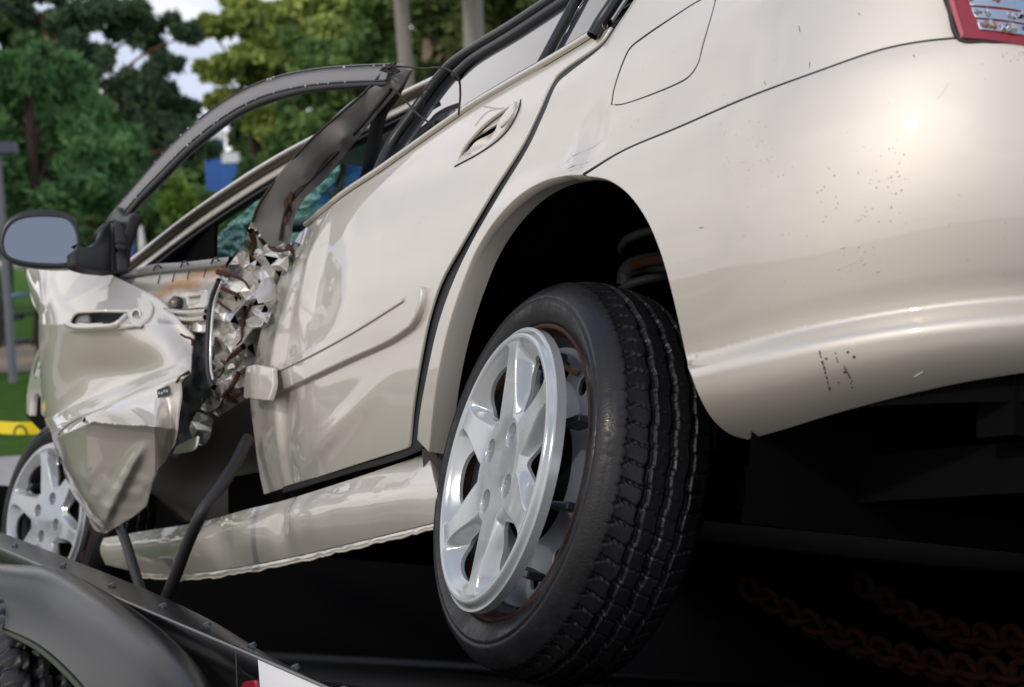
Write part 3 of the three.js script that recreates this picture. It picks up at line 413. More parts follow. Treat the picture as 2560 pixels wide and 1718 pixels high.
function makeWheel(name, capTilt) {
  const w = grp(name, car), ty = part('tyre', tyreG, M.tyre, w), rim = grp('steel_wheel', w);
  part('rim_flange', lathe([[0.2265, -0.016], [0.2245, -0.0095], [0.2205, -0.0085], [0.2175, -0.012], [0.2165, -0.019], [0.2145, -0.026], [0.209, -0.034]]), M.rust, rim);
  part('rim_barrel', lathe([[0.209, -0.034], [0.200, -0.046], [0.192, -0.07], [0.190, -0.15], [0.21, -0.166]]), M.steel, rim);
  const sh = new THREE.Shape(); sh.absarc(0, 0, 0.196, 0, Math.PI * 2); for (let k = 0; k < 14; k++) { const a = k / 14 * Math.PI * 2, h = new THREE.Path(); h.absarc(Math.cos(a) * 0.162, Math.sin(a) * 0.162, 0.0155, 0, Math.PI * 2, true); sh.holes.push(h); }
  const dg = new THREE.ExtrudeGeometry(sh, { depth: 0.004, bevelEnabled: true, bevelThickness: 0.002, bevelSize: 0.002, bevelSegments: 2, curveSegments: 40 }); dg.translate(0, 0, -0.055);
  part('wheel_disc', dg, P({ color: new THREE.Color().setRGB(0.20, 0.225, 0.26), metalness: 0.5, roughness: 0.4, side: THREE.DoubleSide }), rim);
  part('wheel_centre', lathe([[0.0, -0.028], [0.03, -0.030], [0.045, -0.040], [0.085, -0.040], [0.105, -0.050], [0.135, -0.058]]), M.black, rim);
  part('brake_drum', lathe([[0.0, -0.085], [0.185, -0.085], [0.188, -0.14]]), M.black, rim);
  const tab = []; for (const [a, r] of [[0.35, 0.175], [1.3, 0.17], [-0.35, 0.178], [-1.1, 0.172], [2.6, 0.17]]) { const b = new RoundedBoxGeometry(0.05, 0.012, 0.03, 2, 0.003); b.rotateZ(a * 0.2); b.translate(Math.cos(a) * r, Math.sin(a) * r, -0.02); tab.push(b); }
  part('cap_clip', merge(tab), M.steel, rim);
  const va = new THREE.CylinderGeometry(0.0042, 0.0048, 0.034, 12); va.rotateX(Math.PI / 2); va.rotateX(-0.3); va.translate(0.082, 0.152, -0.03); part('valve_stem', va, M.brass, rim);
  const cap = part('hub_cap', capG, M.cap, w);
  for (let k = 0; k < 4; k++) { const a = (57 + 90 * k) * Math.PI / 180, g = new THREE.SphereGeometry(0.0085, 16, 12); g.translate(Math.cos(a) * 0.057 + 0.004, Math.sin(a) * 0.057 - 0.002, -0.010); part('wheel_nut', g, M.chrome, cap); }
  if (capTilt) { cap.rotation.set(capTilt[0], capTilt[1], capTilt[2] || 0); cap.position.set(capTilt[3] || 0, capTilt[4] || 0, capTilt[5] || 0); }
  return w;
}
const rw = makeWheel('rear_wheel', [-0.02, -0.08, 0, 0.003, -0.003, 0.010]);
rw.quaternion.setFromUnitVectors(V3(0, 0, 1), V3(-0.06516, 0.10431, 0.99241).normalize());
const fw = makeWheel('front_wheel', [0, 0, 0.2, 0, 0, -0.004]);
fw.position.copy(atX(110, 1182, -2.74)); fw.rotation.set(0, 0.26, 0);
fw.traverse(o => { if (o.name === 'brake_drum') o.material = M.rust; if (o.name === 'wheel_disc' || o.name === 'wheel_centre') o.material = M.rust; });
{ // suspension seen behind the tyre
  const p = (u, v, z) => atZ(u, v, z), sus = grp('suspension', car);
  const iron = P({ color: new THREE.Color().setRGB(0.05, 0.05, 0.052), roughness: 0.6 });
  part('spring_seat', tube([p(1428, 650, -0.26), p(1432, 620, -0.26), p(1465, 602, -0.26), p(1520, 600, -0.26), p(1580, 615, -0.26)], 0.016, 40, 10), iron, sus);
  part('rusty_bracket', tube([p(1445, 608, -0.24), p(1480, 596, -0.24), p(1560, 590, -0.24)], 0.009, 20, 8), M.rust, sus);
  const helix = []; const c = p(1490, 640, -0.30); for (let i = 0; i <= 90; i++) { const a = i / 90 * 6 * Math.PI; helix.push(V3(c.x + 0.055 * Math.cos(a), c.y + 0.08 - i / 90 * 0.24, c.z + 0.055 * Math.sin(a))); } part('coil_spring', tube(helix, 0.008, 240, 8), iron, sus);
  part('axle_beam', tube([V3(0, -0.04, -0.2), V3(0.02, -0.05, -0.7), V3(0, -0.04, -1.3)], 0.035, 20, 12), iron, sus);
  const ex = new THREE.CapsuleGeometry(0.09, 0.36, 8, 24); ex.scale(1, 1, 0.75); ex.rotateX(Math.PI / 2 - 0.2); ex.rotateY(0.5); const q = atZ(2120, 1010, -0.55); ex.translate(q.x, q.y, q.z); part('silencer', ex, P({ color: new THREE.Color().setRGB(0.09, 0.085, 0.08), roughness: 0.5, metalness: 0.3 }), sus);
}

// ---------- crushed front door ----------
const fd = grp('front_door', car);
const fdEdge = spline([[566, 30], [640, 58], [716, 84], [800, 87], [900, 92], [968, 102], [1010, 120], [1090, 148], [1172, 194], [1218, 232]]), fdTop = spline([[36, 566], [120, 585], [210, 610], [300, 650], [370, 690], [438, 764]]);
const fold1 = spline([[90, 985], [108, 975], [180, 942], [260, 908], [340, 874], [438, 836]]), fold2 = spline([[90, 968], [110, 971], [185, 957], [235, 965], [300, 970], [366, 975], [420, 985]]);
const bell = (x, w) => 1 / (1 + (x / w) * (x / w));
function fdz(u, v) {
  const du = Math.max(0, u - fdEdge(v)), vt = v - fdTop(u), d1 = (v - fold1(u)) * 0.93, v2 = fold2(u), w = sst(104, 200, u) * sst(392, 352, u);
  let z = 0.197 - 0.00025 * (u - 110) - 0.055 * Math.exp(-du / 15);
  z -= (0.020 + 0.032 * sst(120, 380, u)) * Math.pow(sst(150, -5, vt), 1.4);
  { const f1 = fold1(u), k = 0.00034; z -= 0.00026 * Math.max(0, 740 - v) + k * Math.max(0, Math.min(v, f1) - 740) - k * Math.max(0, f1 - 740) * sst(f1 - 22, f1 + 20, v); }
  z += 0.014 * bell(d1, 26) * sst(100, 150, u) + 0.010 * Math.exp(-Math.pow((u - 94) / 9, 2)) * sst(600, 640, v) * sst(716, 690, v) + 0.05 * sst(60, 0, Math.hypot(u - 36, v - 566));
  z -= 0.010 * Math.exp(-Math.pow((u - 260) / 90, 2) - Math.pow((v - 850) / 40, 2));
  const g = fold1(u) + 14, t = clamp((v - g) / Math.max(20, v2 - g)); z += w * 0.062 * Math.pow(t, 1.4);
  const dv = v - v2; if (dv > 0) z -= w * 0.0022 * (1 - Math.exp(-dv / 26)) * 6 + 0.00047 * dv;
  z += 0.010 * w * Math.exp(-Math.pow((u - 300 + 0.5 * (v - 1060)) / 16, 2)) * sst(1000, 1060, v) + 0.003 * sst(1040, 1120, v) * noise.noise(u * 0.035, v * 0.03, 2) + 0.0007 * noise.noise(u * 0.02, v * 0.02, 7);
  return z;
}
const fOut = [[[36, 566], [60, 570], [120, 585], [210, 610], [300, 650], [366, 686], [402, 724]], [[402, 724], [424, 752], [439, 768]], [[439, 768], [437, 800], [433, 846]], [[433, 846], [416, 858], [407, 872]], [[407, 872], [409, 900], [402, 950], [397, 1000], [381, 1046], [352, 1082], [336, 1128], [328, 1158]], [[328, 1158], [300, 1180], [238, 1218]], [[238, 1218], [215, 1208], [196, 1172], [168, 1130], [150, 1092], [140, 1050], [124, 1018], [114, 982], [104, 968]], [[104, 968], [96, 920], [91, 860], [88, 780], [88, 718]], [[88, 718], [74, 690], [62, 640], [46, 598], [36, 566]]];
const fdHandle = [[[143, 738], [150, 712], [180, 694], [240, 684], [320, 680]], [[320, 680], [338, 686], [346, 702], [338, 722], [318, 738]], [[318, 738], [250, 752], [180, 756], [150, 752], [143, 738]]];
const fdCup = [[[152, 738], [166, 714], [200, 708], [292, 706]], [[292, 706], [284, 728], [268, 736]], [[268, 736], [200, 742], [152, 738]]];
part('door_skin', zpanel(fOut, [fdCup], 3.2, fdz, { depth: 0.006, round: 0.001 }), M.paint, fd);
{
  const off = (k, c) => (u, v) => fdz(u, v) + k;
  const hb = part('door_handle', zpanel(fdHandle, [fdCup], 4, off(0.008), { depth: 0.008, round: 0.003 }), M.paint, fd);
  part('handle_cup', zpanel(fdCup, [], 5, (u, v) => fdz(u, v) - 0.022, { depth: 0 }), M.blackPlastic, hb);
  part('handle_lever', tube([[150, 738], [172, 746], [220, 746], [268, 738], [288, 720]].map(p => atZ(p[0], p[1], fdz(p[0], p[1]) + 0.012)), 0.0065, 30, 8), M.paint, hb);
  part('grip_block', zpanel([[[156, 726], [200, 714]], [[200, 714], [200, 734]], [[200, 734], [158, 736]], [[158, 736], [156, 726]]], [], 5, (u, v) => fdz(u, v) - 0.006, { depth: 0.01 }), M.grey, hb);
  const kp = atZ(310, 718, fdz(310, 718) + 0.010), kg = new THREE.TorusGeometry(0.0115, 0.0032, 8, 24); kg.rotateY(0.7); kg.translate(kp.x, kp.y, kp.z); part('key_lock', kg, M.paint, hb);
  const kd = new THREE.CircleGeometry(0.0105, 20); kd.rotateY(0.7); kd.translate(kp.x, kp.y, kp.z - 0.002); part('key_disc', kd, M.steel, hb);
  // torn rusty edges, bolt hole, stamped label, line scratch
  const rib = (pts, r, mat, name, dz = 0.003) => part(name, tube(pts.map(p => atZ(p[0], p[1], fdz(p[0], p[1]) + dz)), r, pts.length * 6, 6), mat, fd);
  rib([[412, 764], [424, 770], [438, 774], [440, 790]], 0.004, M.rust, 'torn_edge', -0.001);
  rib([[404, 872], [412, 862], [432, 848]], 0.0042, M.rust, 'torn_edge', -0.001);
  rib([[38, 568], [44, 585], [54, 606], [60, 624]], 0.0028, M.rust, 'torn_edge', -0.001);
  rib([[134, 992], [150, 974], [168, 962], [186, 954]], 0.0022, M.rubber, 'crease_line', 0.0);
  const hq = new THREE.SphereGeometry(0.007, 10, 8), hp = atZ(194, 960, fdz(194, 960)); hq.scale(0.8, 1, 0.4); hq.translate(hp.x, hp.y, hp.z + 0.002); part('bolt_hole', hq, M.black, fd);
  const lab = document.createElement('canvas'); lab.width = 128; lab.height = 64; const c = lab.getContext('2d'); c.fillStyle = '#1a1c20'; c.fillRect(0, 0, 128, 64); c.fillStyle = '#9a9fa8'; for (let i = 0; i < 4; i++) { c.fillRect(12 + i * 28, 20 + (i % 2) * 8, 18, 20); }
  const lt = new THREE.CanvasTexture(lab); lt.colorSpace = THREE.SRGBColorSpace;
  const lg = new THREE.PlaneGeometry(0.034, 0.018), lp = atZ(372, 894, fdz(372, 894) + 0.004); lg.rotateZ(0.25); lg.rotateY(0.45); lg.translate(lp.x, lp.y, lp.z); part('stamped_label', lg, P({ map: lt, roughness: 0.6, side: THREE.DoubleSide }), fd);
}
// window frame of the front door, bent out at the top
const fz = u => lerp(0.06, -0.06, clamp((u - 250) / 660));
{
  const N = 70, row = (pts, dz) => { const c = new THREE.CatmullRomCurve3(pts.map(p => V3(p[0], p[1], 0)), false, 'centripetal').getSpacedPoints(N); return c.map(p => atZ(p.x, p.y, fz(p.x) + dz)); };
  const a = [[262, 474], [300, 430], [350, 372], [400, 320], [460, 267], [520, 224], [580, 193], [640, 173], [720, 158], [800, 151], [890, 147]], b = [[268, 502], [310, 450], [370, 387], [420, 337], [480, 287], [540, 247], [600, 219], [680, 198], [760, 188], [880, 183]], d = [[262, 545], [306, 482], [372, 414], [430, 354], [490, 304], [550, 262], [610, 236], [690, 213], [770, 203], [868, 198]];
  part('window_frame', strip([row(a.map(p => [p[0] + 2, p[1] - 3]), -0.02), row(a, 0), row(b, 0.004), row(b.map(p => [p[0] + 1, p[1] + 4]), -0.004)]), M.grey, fd);
  part('frame_seal', merge([strip([row(b, 0.003), row(b.map(p => [p[0] + 2, p[1] + 8]), 0.012), row(d, 0.004), row(d.map(p => [p[0] + 3, p[1] + 2]), -0.02)]), tube(row(b.map(p => [p[0], p[1] + 1]), 0.006), 0.0022, 90, 6), tube(row(a, 0.002), 0.0016, 90, 6)]), M.rubber, fd);
  seed = 31; const dr = []; for (let i = 0; i < 46; i++) { const t = rnd(), src = rnd() < 0.6 ? b : a, c = new THREE.CatmullRomCurve3(src.map(p => V3(p[0], p[1], 0))).getPoint(t), q = atZ(c.x + rr(-2, 2), c.y + rr(-2, 2), fz(c.x) + 0.007), g = new THREE.SphereGeometry(rr(0.0012, 0.0028), 6, 5); g.translate(q.x, q.y, q.z); dr.push(g); }
  const dm = part('water_drop', merge(dr), P({ color: 0xdfe6ee, roughness: 0.05, transmission: 0.4, thickness: 0.002, ior: 1.33 }), fd); dm.userData.kind = 'stuff';
  // rear blade of the frame, twisted
  const bl = scatter([[890, 148, -0.065], [932, 160, -0.070], [870, 200, -0.05], [905, 205, -0.075], [800, 290, -0.035], [830, 290, -0.06], [720, 370, -0.012], [760, 372, -0.05], [660, 440, 0.010], [700, 450, -0.03], [610, 500, 0.022], [655, 520, -0.01], [690, 400, 0.006], [780, 320, -0.024]]);
  part('frame_upright', zpanel([[[884, 150], [905, 146], [934, 162]], [[934, 162], [906, 206], [850, 272], [790, 348], [736, 414], [700, 446], [672, 490], [660, 545]], [[660, 545], [620, 562], [575, 508]], [[575, 508], [590, 470], [640, 396], [700, 330], [770, 262], [830, 214], [872, 182], [884, 150]]], [], 7, bl, { depth: 0.01 }), M.grey, fd);
  part('upright_rib', merge([tube([[878, 196], [800, 290], [720, 376], [668, 430], [640, 470], [625, 540]].map(p => atZ(p[0] + 14, p[1] + 8, bl(p[0] + 14, p[1] + 8) + 0.002)), 0.004, 60, 6), tube([[885, 152], [830, 212], [700, 328], [590, 468], [576, 506]].map(p => atZ(p[0], p[1], bl(p[0], p[1]) + 0.001)), 0.003, 60, 6)]), M.rubber, fd);
  part('window_channel', strip([[[918, 176], [880, 226], [850, 262], [838, 320], [822, 400], [800, 458]], [[932, 168], [906, 214], [880, 250], [868, 285], [854, 360], [838, 432]], [[934, 176], [910, 224], [884, 262], [874, 300], [860, 370], [842, 440]]].map((r, k) => new THREE.CatmullRomCurve3(r.map(p => atZ(p[0], p[1], -0.09 - 0.02 * k))).getPoints(40))), M.rubber, fd);
  part('rust_patch', merge([[662, 450], [652, 462], [660, 480], [650, 500]].map((p, i) => { const q = atZ(p[0], p[1], bl(p[0], p[1]) + 0.002), g = new THREE.IcosahedronGeometry(0.012, 1); g.scale(0.8, 1.5, 0.25); g.rotateZ(0.3 * i); g.translate(q.x, q.y, q.z); return g; })), M.rust, fd);
  // black corner post by the mirror
  part('corner_post', zpanel([[[264, 474], [246, 496], [236, 530], [214, 578], [206, 602]], [[206, 602], [252, 622], [268, 600]], [[268, 600], [272, 560], [288, 515], [300, 486]], [[300, 486], [280, 496], [264, 474]]], [], 6, (u, v) => 0.075 + 0.02 * sst(270, 215, u), { depth: 0.03, round: 0.004 }), M.blackPlastic, fd);
}
{ // door mirror
  const mi = grp('door_mirror', fd), n = V3(0.90, 0.02, 0.42).normalize(), p0 = atZ(92, 540, 0.27), q = (u, v, d = 0) => onPlane(u, v, p0, n).addScaledVector(n, d);
  const ho = [[-4, 560], [0, 530], [12, 505], [38, 486], [80, 478], [130, 480], [160, 490], [176, 512], [184, 550], [184, 580], [172, 606], [130, 612], [60, 606], [20, 596], [2, 580]], gl = [[8, 556], [14, 528], [30, 508], [58, 497], [110, 494], [150, 500], [166, 516], [174, 548], [172, 580], [160, 596], [100, 600], [40, 592], [16, 580]];
  const ring = (pts, d, k, cx = 92, cy = 545) => { const c = new THREE.CatmullRomCurve3(pts.map(p => V3(cx + (p[0] - cx) * k, cy + (p[1] - cy) * k, 0)), true).getSpacedPoints(72); return c.map(p => q(p.x, p.y, d)); };
  part('mirror_housing', strip([ring(gl, -0.004, 0.99), ring(gl, 0.003, 1.01), ring(ho, 0.001, 0.985), ring(ho, -0.008, 1), ring(ho, -0.04, 0.96), ring(ho, -0.065, 0.75), ring(ho, -0.075, 0.3), ring(ho, -0.077, 0.01)]), M.blackPlastic, mi);
  part('mirror_glass', strip([ring(gl, -0.002, 1), ring(gl, -0.002, 0.5), ring(gl, -0.002, 0.01)]), M.mirror, mi);
  part('mirror_base', zpanel([[[176, 556], [200, 566], [222, 558], [240, 522]], [[240, 522], [256, 504]], [[256, 504], [264, 616]], [[264, 616], [206, 610], [178, 602]], [[178, 602], [176, 556]]], [], 6, (u, v) => lerp(0.20, 0.10, clamp((u - 176) / 80)), { depth: 0.03, round: 0.006 }), M.blackPlastic, mi);
}
{ // inner door shell laid bare where the skin has peeled away
  const rustPanel = tex(512, 256, (u, v) => { const n = tn(u, v, 6, 1.2) + 0.5 * tn(u, v, 18, 2.4), d = Math.abs(v - 0.55 - 0.1 * (u - 0.5) + 0.08 * n) * 5, t = clamp(0.75 - d * 1.25 + 0.45 * n) * sst(0.1, 0.6, u + 0.15 * n); return [lerp(0.72, 0.68, t), lerp(0.71, 0.47, t), lerp(0.69, 0.28, t)]; }, { srgb: true });
  const sh = (pts, z, L = 6) => zpanel(pts, [], L, z, { depth: 0.008 });
  const g = sh([[[262, 634], [330, 622], [420, 612], [508, 606]], [[508, 606], [496, 640], [486, 690], [478, 742]], [[478, 742], [430, 734], [392, 712], [340, 670], [262, 634]]], (u, v) => 0.045 + 0.005 * Math.sin(v * 0.12)), pa = g.attributes.position, ua = g.attributes.uv; g.computeBoundingBox(); const bb = g.boundingBox;
  for (let i = 0; i < pa.count; i++) { ua.setXY(i, (pa.getX(i) - bb.min.x) / (bb.max.x - bb.min.x), (pa.getY(i) - bb.min.y) / (bb.max.y - bb.min.y) * 1.0); }
  const ip = part('inner_panel', g, P({ map: rustPanel, roughness: 0.5, metalness: 0.15, side: THREE.DoubleSide }), fd);
  part('panel_seal', strip([[[270, 630], [340, 605], [420, 598], [522, 586]], [[262, 632], [340, 612], [420, 604], [520, 594]], [[262, 640], [340, 624], [420, 615], [512, 606]]].map((r, k) => new THREE.CatmullRomCurve3(r.map(p => atZ(p[0], p[1], 0.055 + [-.012, 0.006, 0][k]))).getPoints(40))), M.grey, ip);
  const clips = []; for (const [u, v] of [[350, 614], [412, 606], [482, 598]]) clips.push(tube([[u, v + 4], [u + 4, v - 6], [u + 14, v - 8], [u + 16, v - 3]].map(p => atZ(p[0], p[1], 0.064)), 0.0022, 12, 6)); stuffPart('trim_clip', merge(clips), M.rubber, ip);
  const slots = []; for (const [u, v] of [[365, 628], [398, 624], [432, 618], [470, 614]]) slots.push(tube([[u, v], [u - 4, v + 14]].concat([[u - 5, v + 20]]).map(p => atZ(p[0], p[1], 0.052)), 0.0014, 6, 5)); stuffPart('panel_slot', merge(slots), M.rubber, ip);
  const latch = part('door_latch', zpanel([[[382, 690], [396, 676], [404, 684], [402, 700]], [[402, 700], [386, 700], [382, 690]]], [], 4, () => 0.07, { depth: 0.012 }), M.blackPlastic, fd);
  const br = new THREE.SphereGeometry(0.005, 10, 8), bq = atZ(396, 690, 0.078); br.translate(bq.x, bq.y, bq.z); part('latch_pin', br, M.brass, latch);
  part('striker_box', zpanel([[[412, 668], [468, 662]], [[468, 662], [466, 700]], [[466, 700], [414, 704]], [[414, 704], [412, 668]]], [[[[424, 676], [458, 672]], [[458, 672], [456, 692]], [[456, 692], [426, 696]], [[426, 696], [424, 676]]]], 5, () => 0.056, { depth: 0.014 }), M.bare, fd);
  part('lock_rod', merge([tube([[376, 706], [420, 712], [470, 710]].map(p => atZ(p[0], p[1], 0.07)), 0.005, 20, 8), tube([[386, 724], [430, 728], [468, 724]].map(p => atZ(p[0], p[1], 0.062)), 0.006, 20, 8)]), M.bare, fd);
  part('latch_bracket', zpanel([[[388, 728], [440, 726], [470, 722]], [[470, 722], [466, 756]], [[466, 756], [430, 754], [410, 748]], [[410, 748], [388, 728]]], [], 5, (u, v) => 0.05 + 0.004 * Math.sin(u * 0.2), { depth: 0.01 }), M.bare, fd);
  part('door_card', zpanel([[[420, 748], [480, 752]], [[480, 752], [480, 900], [440, 1010], [392, 1050]], [[392, 1050], [380, 960], [420, 860], [420, 748]]], [], 10, (u, v) => 0.03 - 0.03 * sst(860, 1000, v) + 0.01 * noise.noise(u * 0.04, v * 0.03, 3), { depth: 0 }), P({ color: new THREE.Color().setRGB(0.03, 0.038, 0.055), roughness: 0.45, side: THREE.DoubleSide }), fd);
}
// ---------- torn centre pillar ----------
function inside(p, o) { let r = false; for (let i = 0, j = o.length - 1; i < o.length; j = i++) if ((o[i][1] > p[1]) !== (o[j][1] > p[1]) && p[0] < (o[j][0] - o[i][0]) * (p[1] - o[i][1]) / (o[j][1] - o[i][1]) + o[i][0]) r = !r; return r; }
function crumple(outline, gap, zf, amp) { // sheet metal screwed up into sharp flat facets
  const pts = outline.map(p => [...p]); let x0 = 1e9, x1 = -1e9, y0 = 1e9, y1 = -1e9; for (const p of pts) { x0 = Math.min(x0, p[0]); x1 = Math.max(x1, p[0]); y0 = Math.min(y0, p[1]); y1 = Math.max(y1, p[1]); }
  seed = 66; for (let k = 0; k < 4000; k++) { const p = [rr(x0, x1), rr(y0, y1)], g = gap * rr(0.5, 1.7); if (inside(p, outline) && pts.every(q => Math.hypot(q[0] - p[0], q[1] - p[1]) > g)) pts.push(p); }
  const n = pts.length, W = 4000; pts.push([-W, -W], [W * 2, -W], [0, W * 2]); let T = [[n, n + 1, n + 2]];
  for (let i = 0; i < n; i++) { const [px, py] = pts[i], bad = [], keep = []; for (const t of T) { const [a, b, c] = t.map(q => pts[q]), D = 2 * (a[0] * (b[1] - c[1]) + b[0] * (c[1] - a[1]) + c[0] * (a[1] - b[1])), s = q => q[0] * q[0] + q[1] * q[1], ux = (s(a) * (b[1] - c[1]) + s(b) * (c[1] - a[1]) + s(c) * (a[1] - b[1])) / D, uy = (s(a) * (c[0] - b[0]) + s(b) * (a[0] - c[0]) + s(c) * (b[0] - a[0])) / D; (Math.hypot(px - ux, py - uy) < Math.hypot(a[0] - ux, a[1] - uy) ? bad : keep).push(t); }
    const e = new Map(); for (const [a, b, c] of bad) for (const [p, q] of [[a, b], [b, c], [c, a]]) { if (e.has(q + '_' + p)) e.delete(q + '_' + p); else e.set(p + '_' + q, [p, q]); } T = keep; for (const [p, q] of e.values()) T.push([p, q, i]); }
  const P3 = pts.slice(0, n).map(p => atZ(p[0], p[1], zf(p[0], p[1]) + amp * rr(-1, 1))), out = []; for (const t of T) { if (t.some(q => q >= n)) continue; const m = [(pts[t[0]][0] + pts[t[1]][0] + pts[t[2]][0]) / 3, (pts[t[0]][1] + pts[t[1]][1] + pts[t[2]][1]) / 3]; if (!inside(m, outline) || rnd() < 0.06) continue; const [a, b, c] = t.map(q => P3[q]), mid = a.clone().add(b).add(c).divideScalar(3), nn = b.clone().sub(a).cross(c.clone().sub(a)).normalize(); mid.addScaledVector(nn, rr(-0.0015, 0.0015)); for (const [p, q] of [[a, b], [b, c], [c, a]]) out.push(p, q, mid); }
  const g = new THREE.BufferGeometry().setFromPoints(out); g.computeVertexNormals(); return g;
}
{
  const bp = grp('centre_pillar', car);
  const c = scatter([[585, 490, 0.02], [640, 550, -0.005], [680, 565, -0.03], [540, 580, 0.03], [590, 570, 0.00], [560, 520, 0.04], [615, 590, 0.012], [650, 610, -0.012], [500, 640, 0.05], [545, 630, 0.025], [590, 640, 0.0], [560, 670, 0.045], [525, 690, 0.03], [600, 680, 0.03], [625, 670, -0.01], [485, 720, 0.06], [520, 720, 0.055], [555, 730, 0.01], [590, 720, 0.035], [580, 690, -0.005], [485, 800, 0.055], [510, 790, 0.03], [540, 790, 0.06], [565, 800, 0.015], [585, 760, -0.02], [500, 860, 0.045], [525, 850, 0.01], [550, 850, 0.04], [575, 840, -0.02], [490, 900, 0.02], [520, 905, 0.04], [550, 900, 0.0], [470, 940, 0.05], [440, 975, 0.03], [470, 980, 0.06], [455, 1005, 0.03], [505, 930, 0.0]], 0.06, 0.05);
  const tri = x => Math.abs(((x % 1) + 1) % 1 - 0.5) * 2, rg = (u, v) => { const a = u + 10 * noise.noise(u * 0.02, v * 0.02, 1), b = v + 14 * noise.noise(u * 0.02, v * 0.02, 9); return 0.017 * (tri((a * 0.8 + b * 0.35) / 105) - 0.5) + 0.015 * (tri((-a * 0.5 + b * 0.8) / 118) - 0.5) + 0.006 * (tri((a * 0.9 - b * 0.5) / 58) - 0.5); };
  const z = (u, v) => c(u, v) + rg(u, v) - 0.02;
  const pOut = loop([[[572, 506], [600, 498], [640, 540], [676, 552], [690, 560]], [[690, 560], [664, 592], [650, 640], [628, 690], [612, 735], [600, 790], [592, 838], [570, 846], [568, 906]], [[568, 906], [540, 925], [508, 944], [486, 962], [478, 1000], [460, 1018], [446, 1010], [432, 978], [446, 944], [476, 905], [484, 880]], [[484, 880], [474, 840], [472, 760], [478, 690], [492, 640], [520, 606], [556, 556], [572, 506]]], 14);
  part('torn_skin', crumple(pOut, 20, (u, v) => c(u, v) - 0.02, 0.012), M.bare, bp);
  const rip = (pts, r) => part('rust_tear', tube(pts.map(p => atZ(p[0] + rr(-2, 2), p[1] + rr(-2, 2), z(p[0], p[1]) + 0.010)), r, pts.length * 8, 5, r * 0.3), M.rust, bp); seed = 77;
  rip([[572, 528], [580, 560], [576, 580], [586, 600]], 0.008); rip([[498, 622], [530, 628], [556, 640], [568, 660]], 0.006); rip([[498, 656], [520, 664], [540, 676], [556, 690], [580, 696]], 0.005); rip([[498, 690], [520, 706], [545, 720]], 0.004);
  rip([[574, 700], [560, 716], [552, 750], [550, 775], [540, 790]], 0.006); rip([[556, 790], [530, 810], [512, 840], [500, 860]], 0.007); rip([[488, 835], [504, 828], [520, 832]], 0.008); rip([[545, 850], [530, 880], [512, 900], [500, 930], [470, 945]], 0.006); rip([[520, 905], [545, 900], [560, 890]], 0.007); rip([[440, 944], [458, 938], [474, 946]], 0.005); rip([[618, 562], [640, 572], [662, 568], [670, 556]], 0.006); rip([[590, 640], [610, 650], [616, 668]], 0.003); rip([[655, 562], [664, 572], [672, 584]], 0.007); rip([[606, 770], [596, 800], [590, 830]], 0.004);
  seed = 12; for (let i = 0; i < 26; i++) { const t = rnd(), u = lerp(600, 470, t) + rr(-26, 22), v = lerp(700, 960, t) + rr(-24, 24), q = atZ(u, v, z(u, v) + 0.006), g = new THREE.TetrahedronGeometry(rr(0.008, 0.022), 0); g.scale(1, rr(0.6, 1.8), 0.35); g.rotateZ(rr(0, 3)); g.rotateY(rr(-0.8, 0.8)); g.translate(q.x, q.y, q.z); part('metal_shard', g, M.bare, bp); }
  const fl = (pts, zf, name) => part(name, zpanel(pts, [], 4, zf, { depth: 0.003, round: 0.0006 }), M.bare, bp);
  fl([[[596, 640], [620, 632], [628, 650]], [[628, 650], [622, 680], [590, 690]], [[590, 690], [584, 668], [596, 640]]], (u, v) => 0.025 + 0.0006 * (v - 660) - 0.0008 * (u - 605), 'torn_flap');
  fl([[[560, 730], [585, 720], [600, 730]], [[600, 730], [594, 742], [566, 744]], [[566, 744], [560, 730]]], (u, v) => 0.02 + 0.0008 * (v - 730), 'torn_flap');
  part('pillar_seal', tube([[500, 638], [482, 690], [475, 760], [475, 840], [480, 872], [488, 884]].map(p => atZ(p[0], p[1], 0.075)), 0.0065, 50, 8), M.rubber, bp);
  part('seal_lip', tube([[507, 640], [489, 692], [482, 760], [481, 838], [486, 868]].map(p => atZ(p[0], p[1], 0.074)), 0.003, 50, 6), M.bare, bp);
  const dk = scatter([[470, 900, 0.02], [620, 890, -0.02], [440, 960, -0.03], [560, 960, -0.10], [600, 1128, -0.34], [500, 1050, -0.24], [400, 1000, -0.06], [340, 1120, -0.22], [300, 1215, -0.34], [480, 1180, -0.36]], 0.5);
  part('pillar_foot', zpanel([[[470, 900], [560, 885], [620, 900]], [[620, 900], [640, 1140]], [[640, 1140], [480, 1190], [330, 1215], [250, 1225]], [[250, 1225], [300, 1140], [380, 1000], [470, 900]]], [], 8, (u, v) => dk(u, v) - 0.03 + 0.004 * noise.noise(u * 0.012, v * 0.012, 6), { depth: 0.004 }), M.paint, bp);
  part('inner_sill', zpanel([[[520, 1090], [700, 1060]], [[700, 1060], [720, 1150]], [[720, 1150], [520, 1200]], [[520, 1200], [520, 1090]]], [], 12, () => -0.12, { depth: 0.01 }), M.black, bp);
  part('bent_bracket', zpanel([[[400, 1020], [430, 1004], [448, 996]], [[448, 996], [440, 1024], [394, 1036]], [[394, 1036], [400, 1020]]], [], 5, (u, v) => 0.06 + 0.0006 * (u - 420), { depth: 0.006 }), M.bare, bp);
}
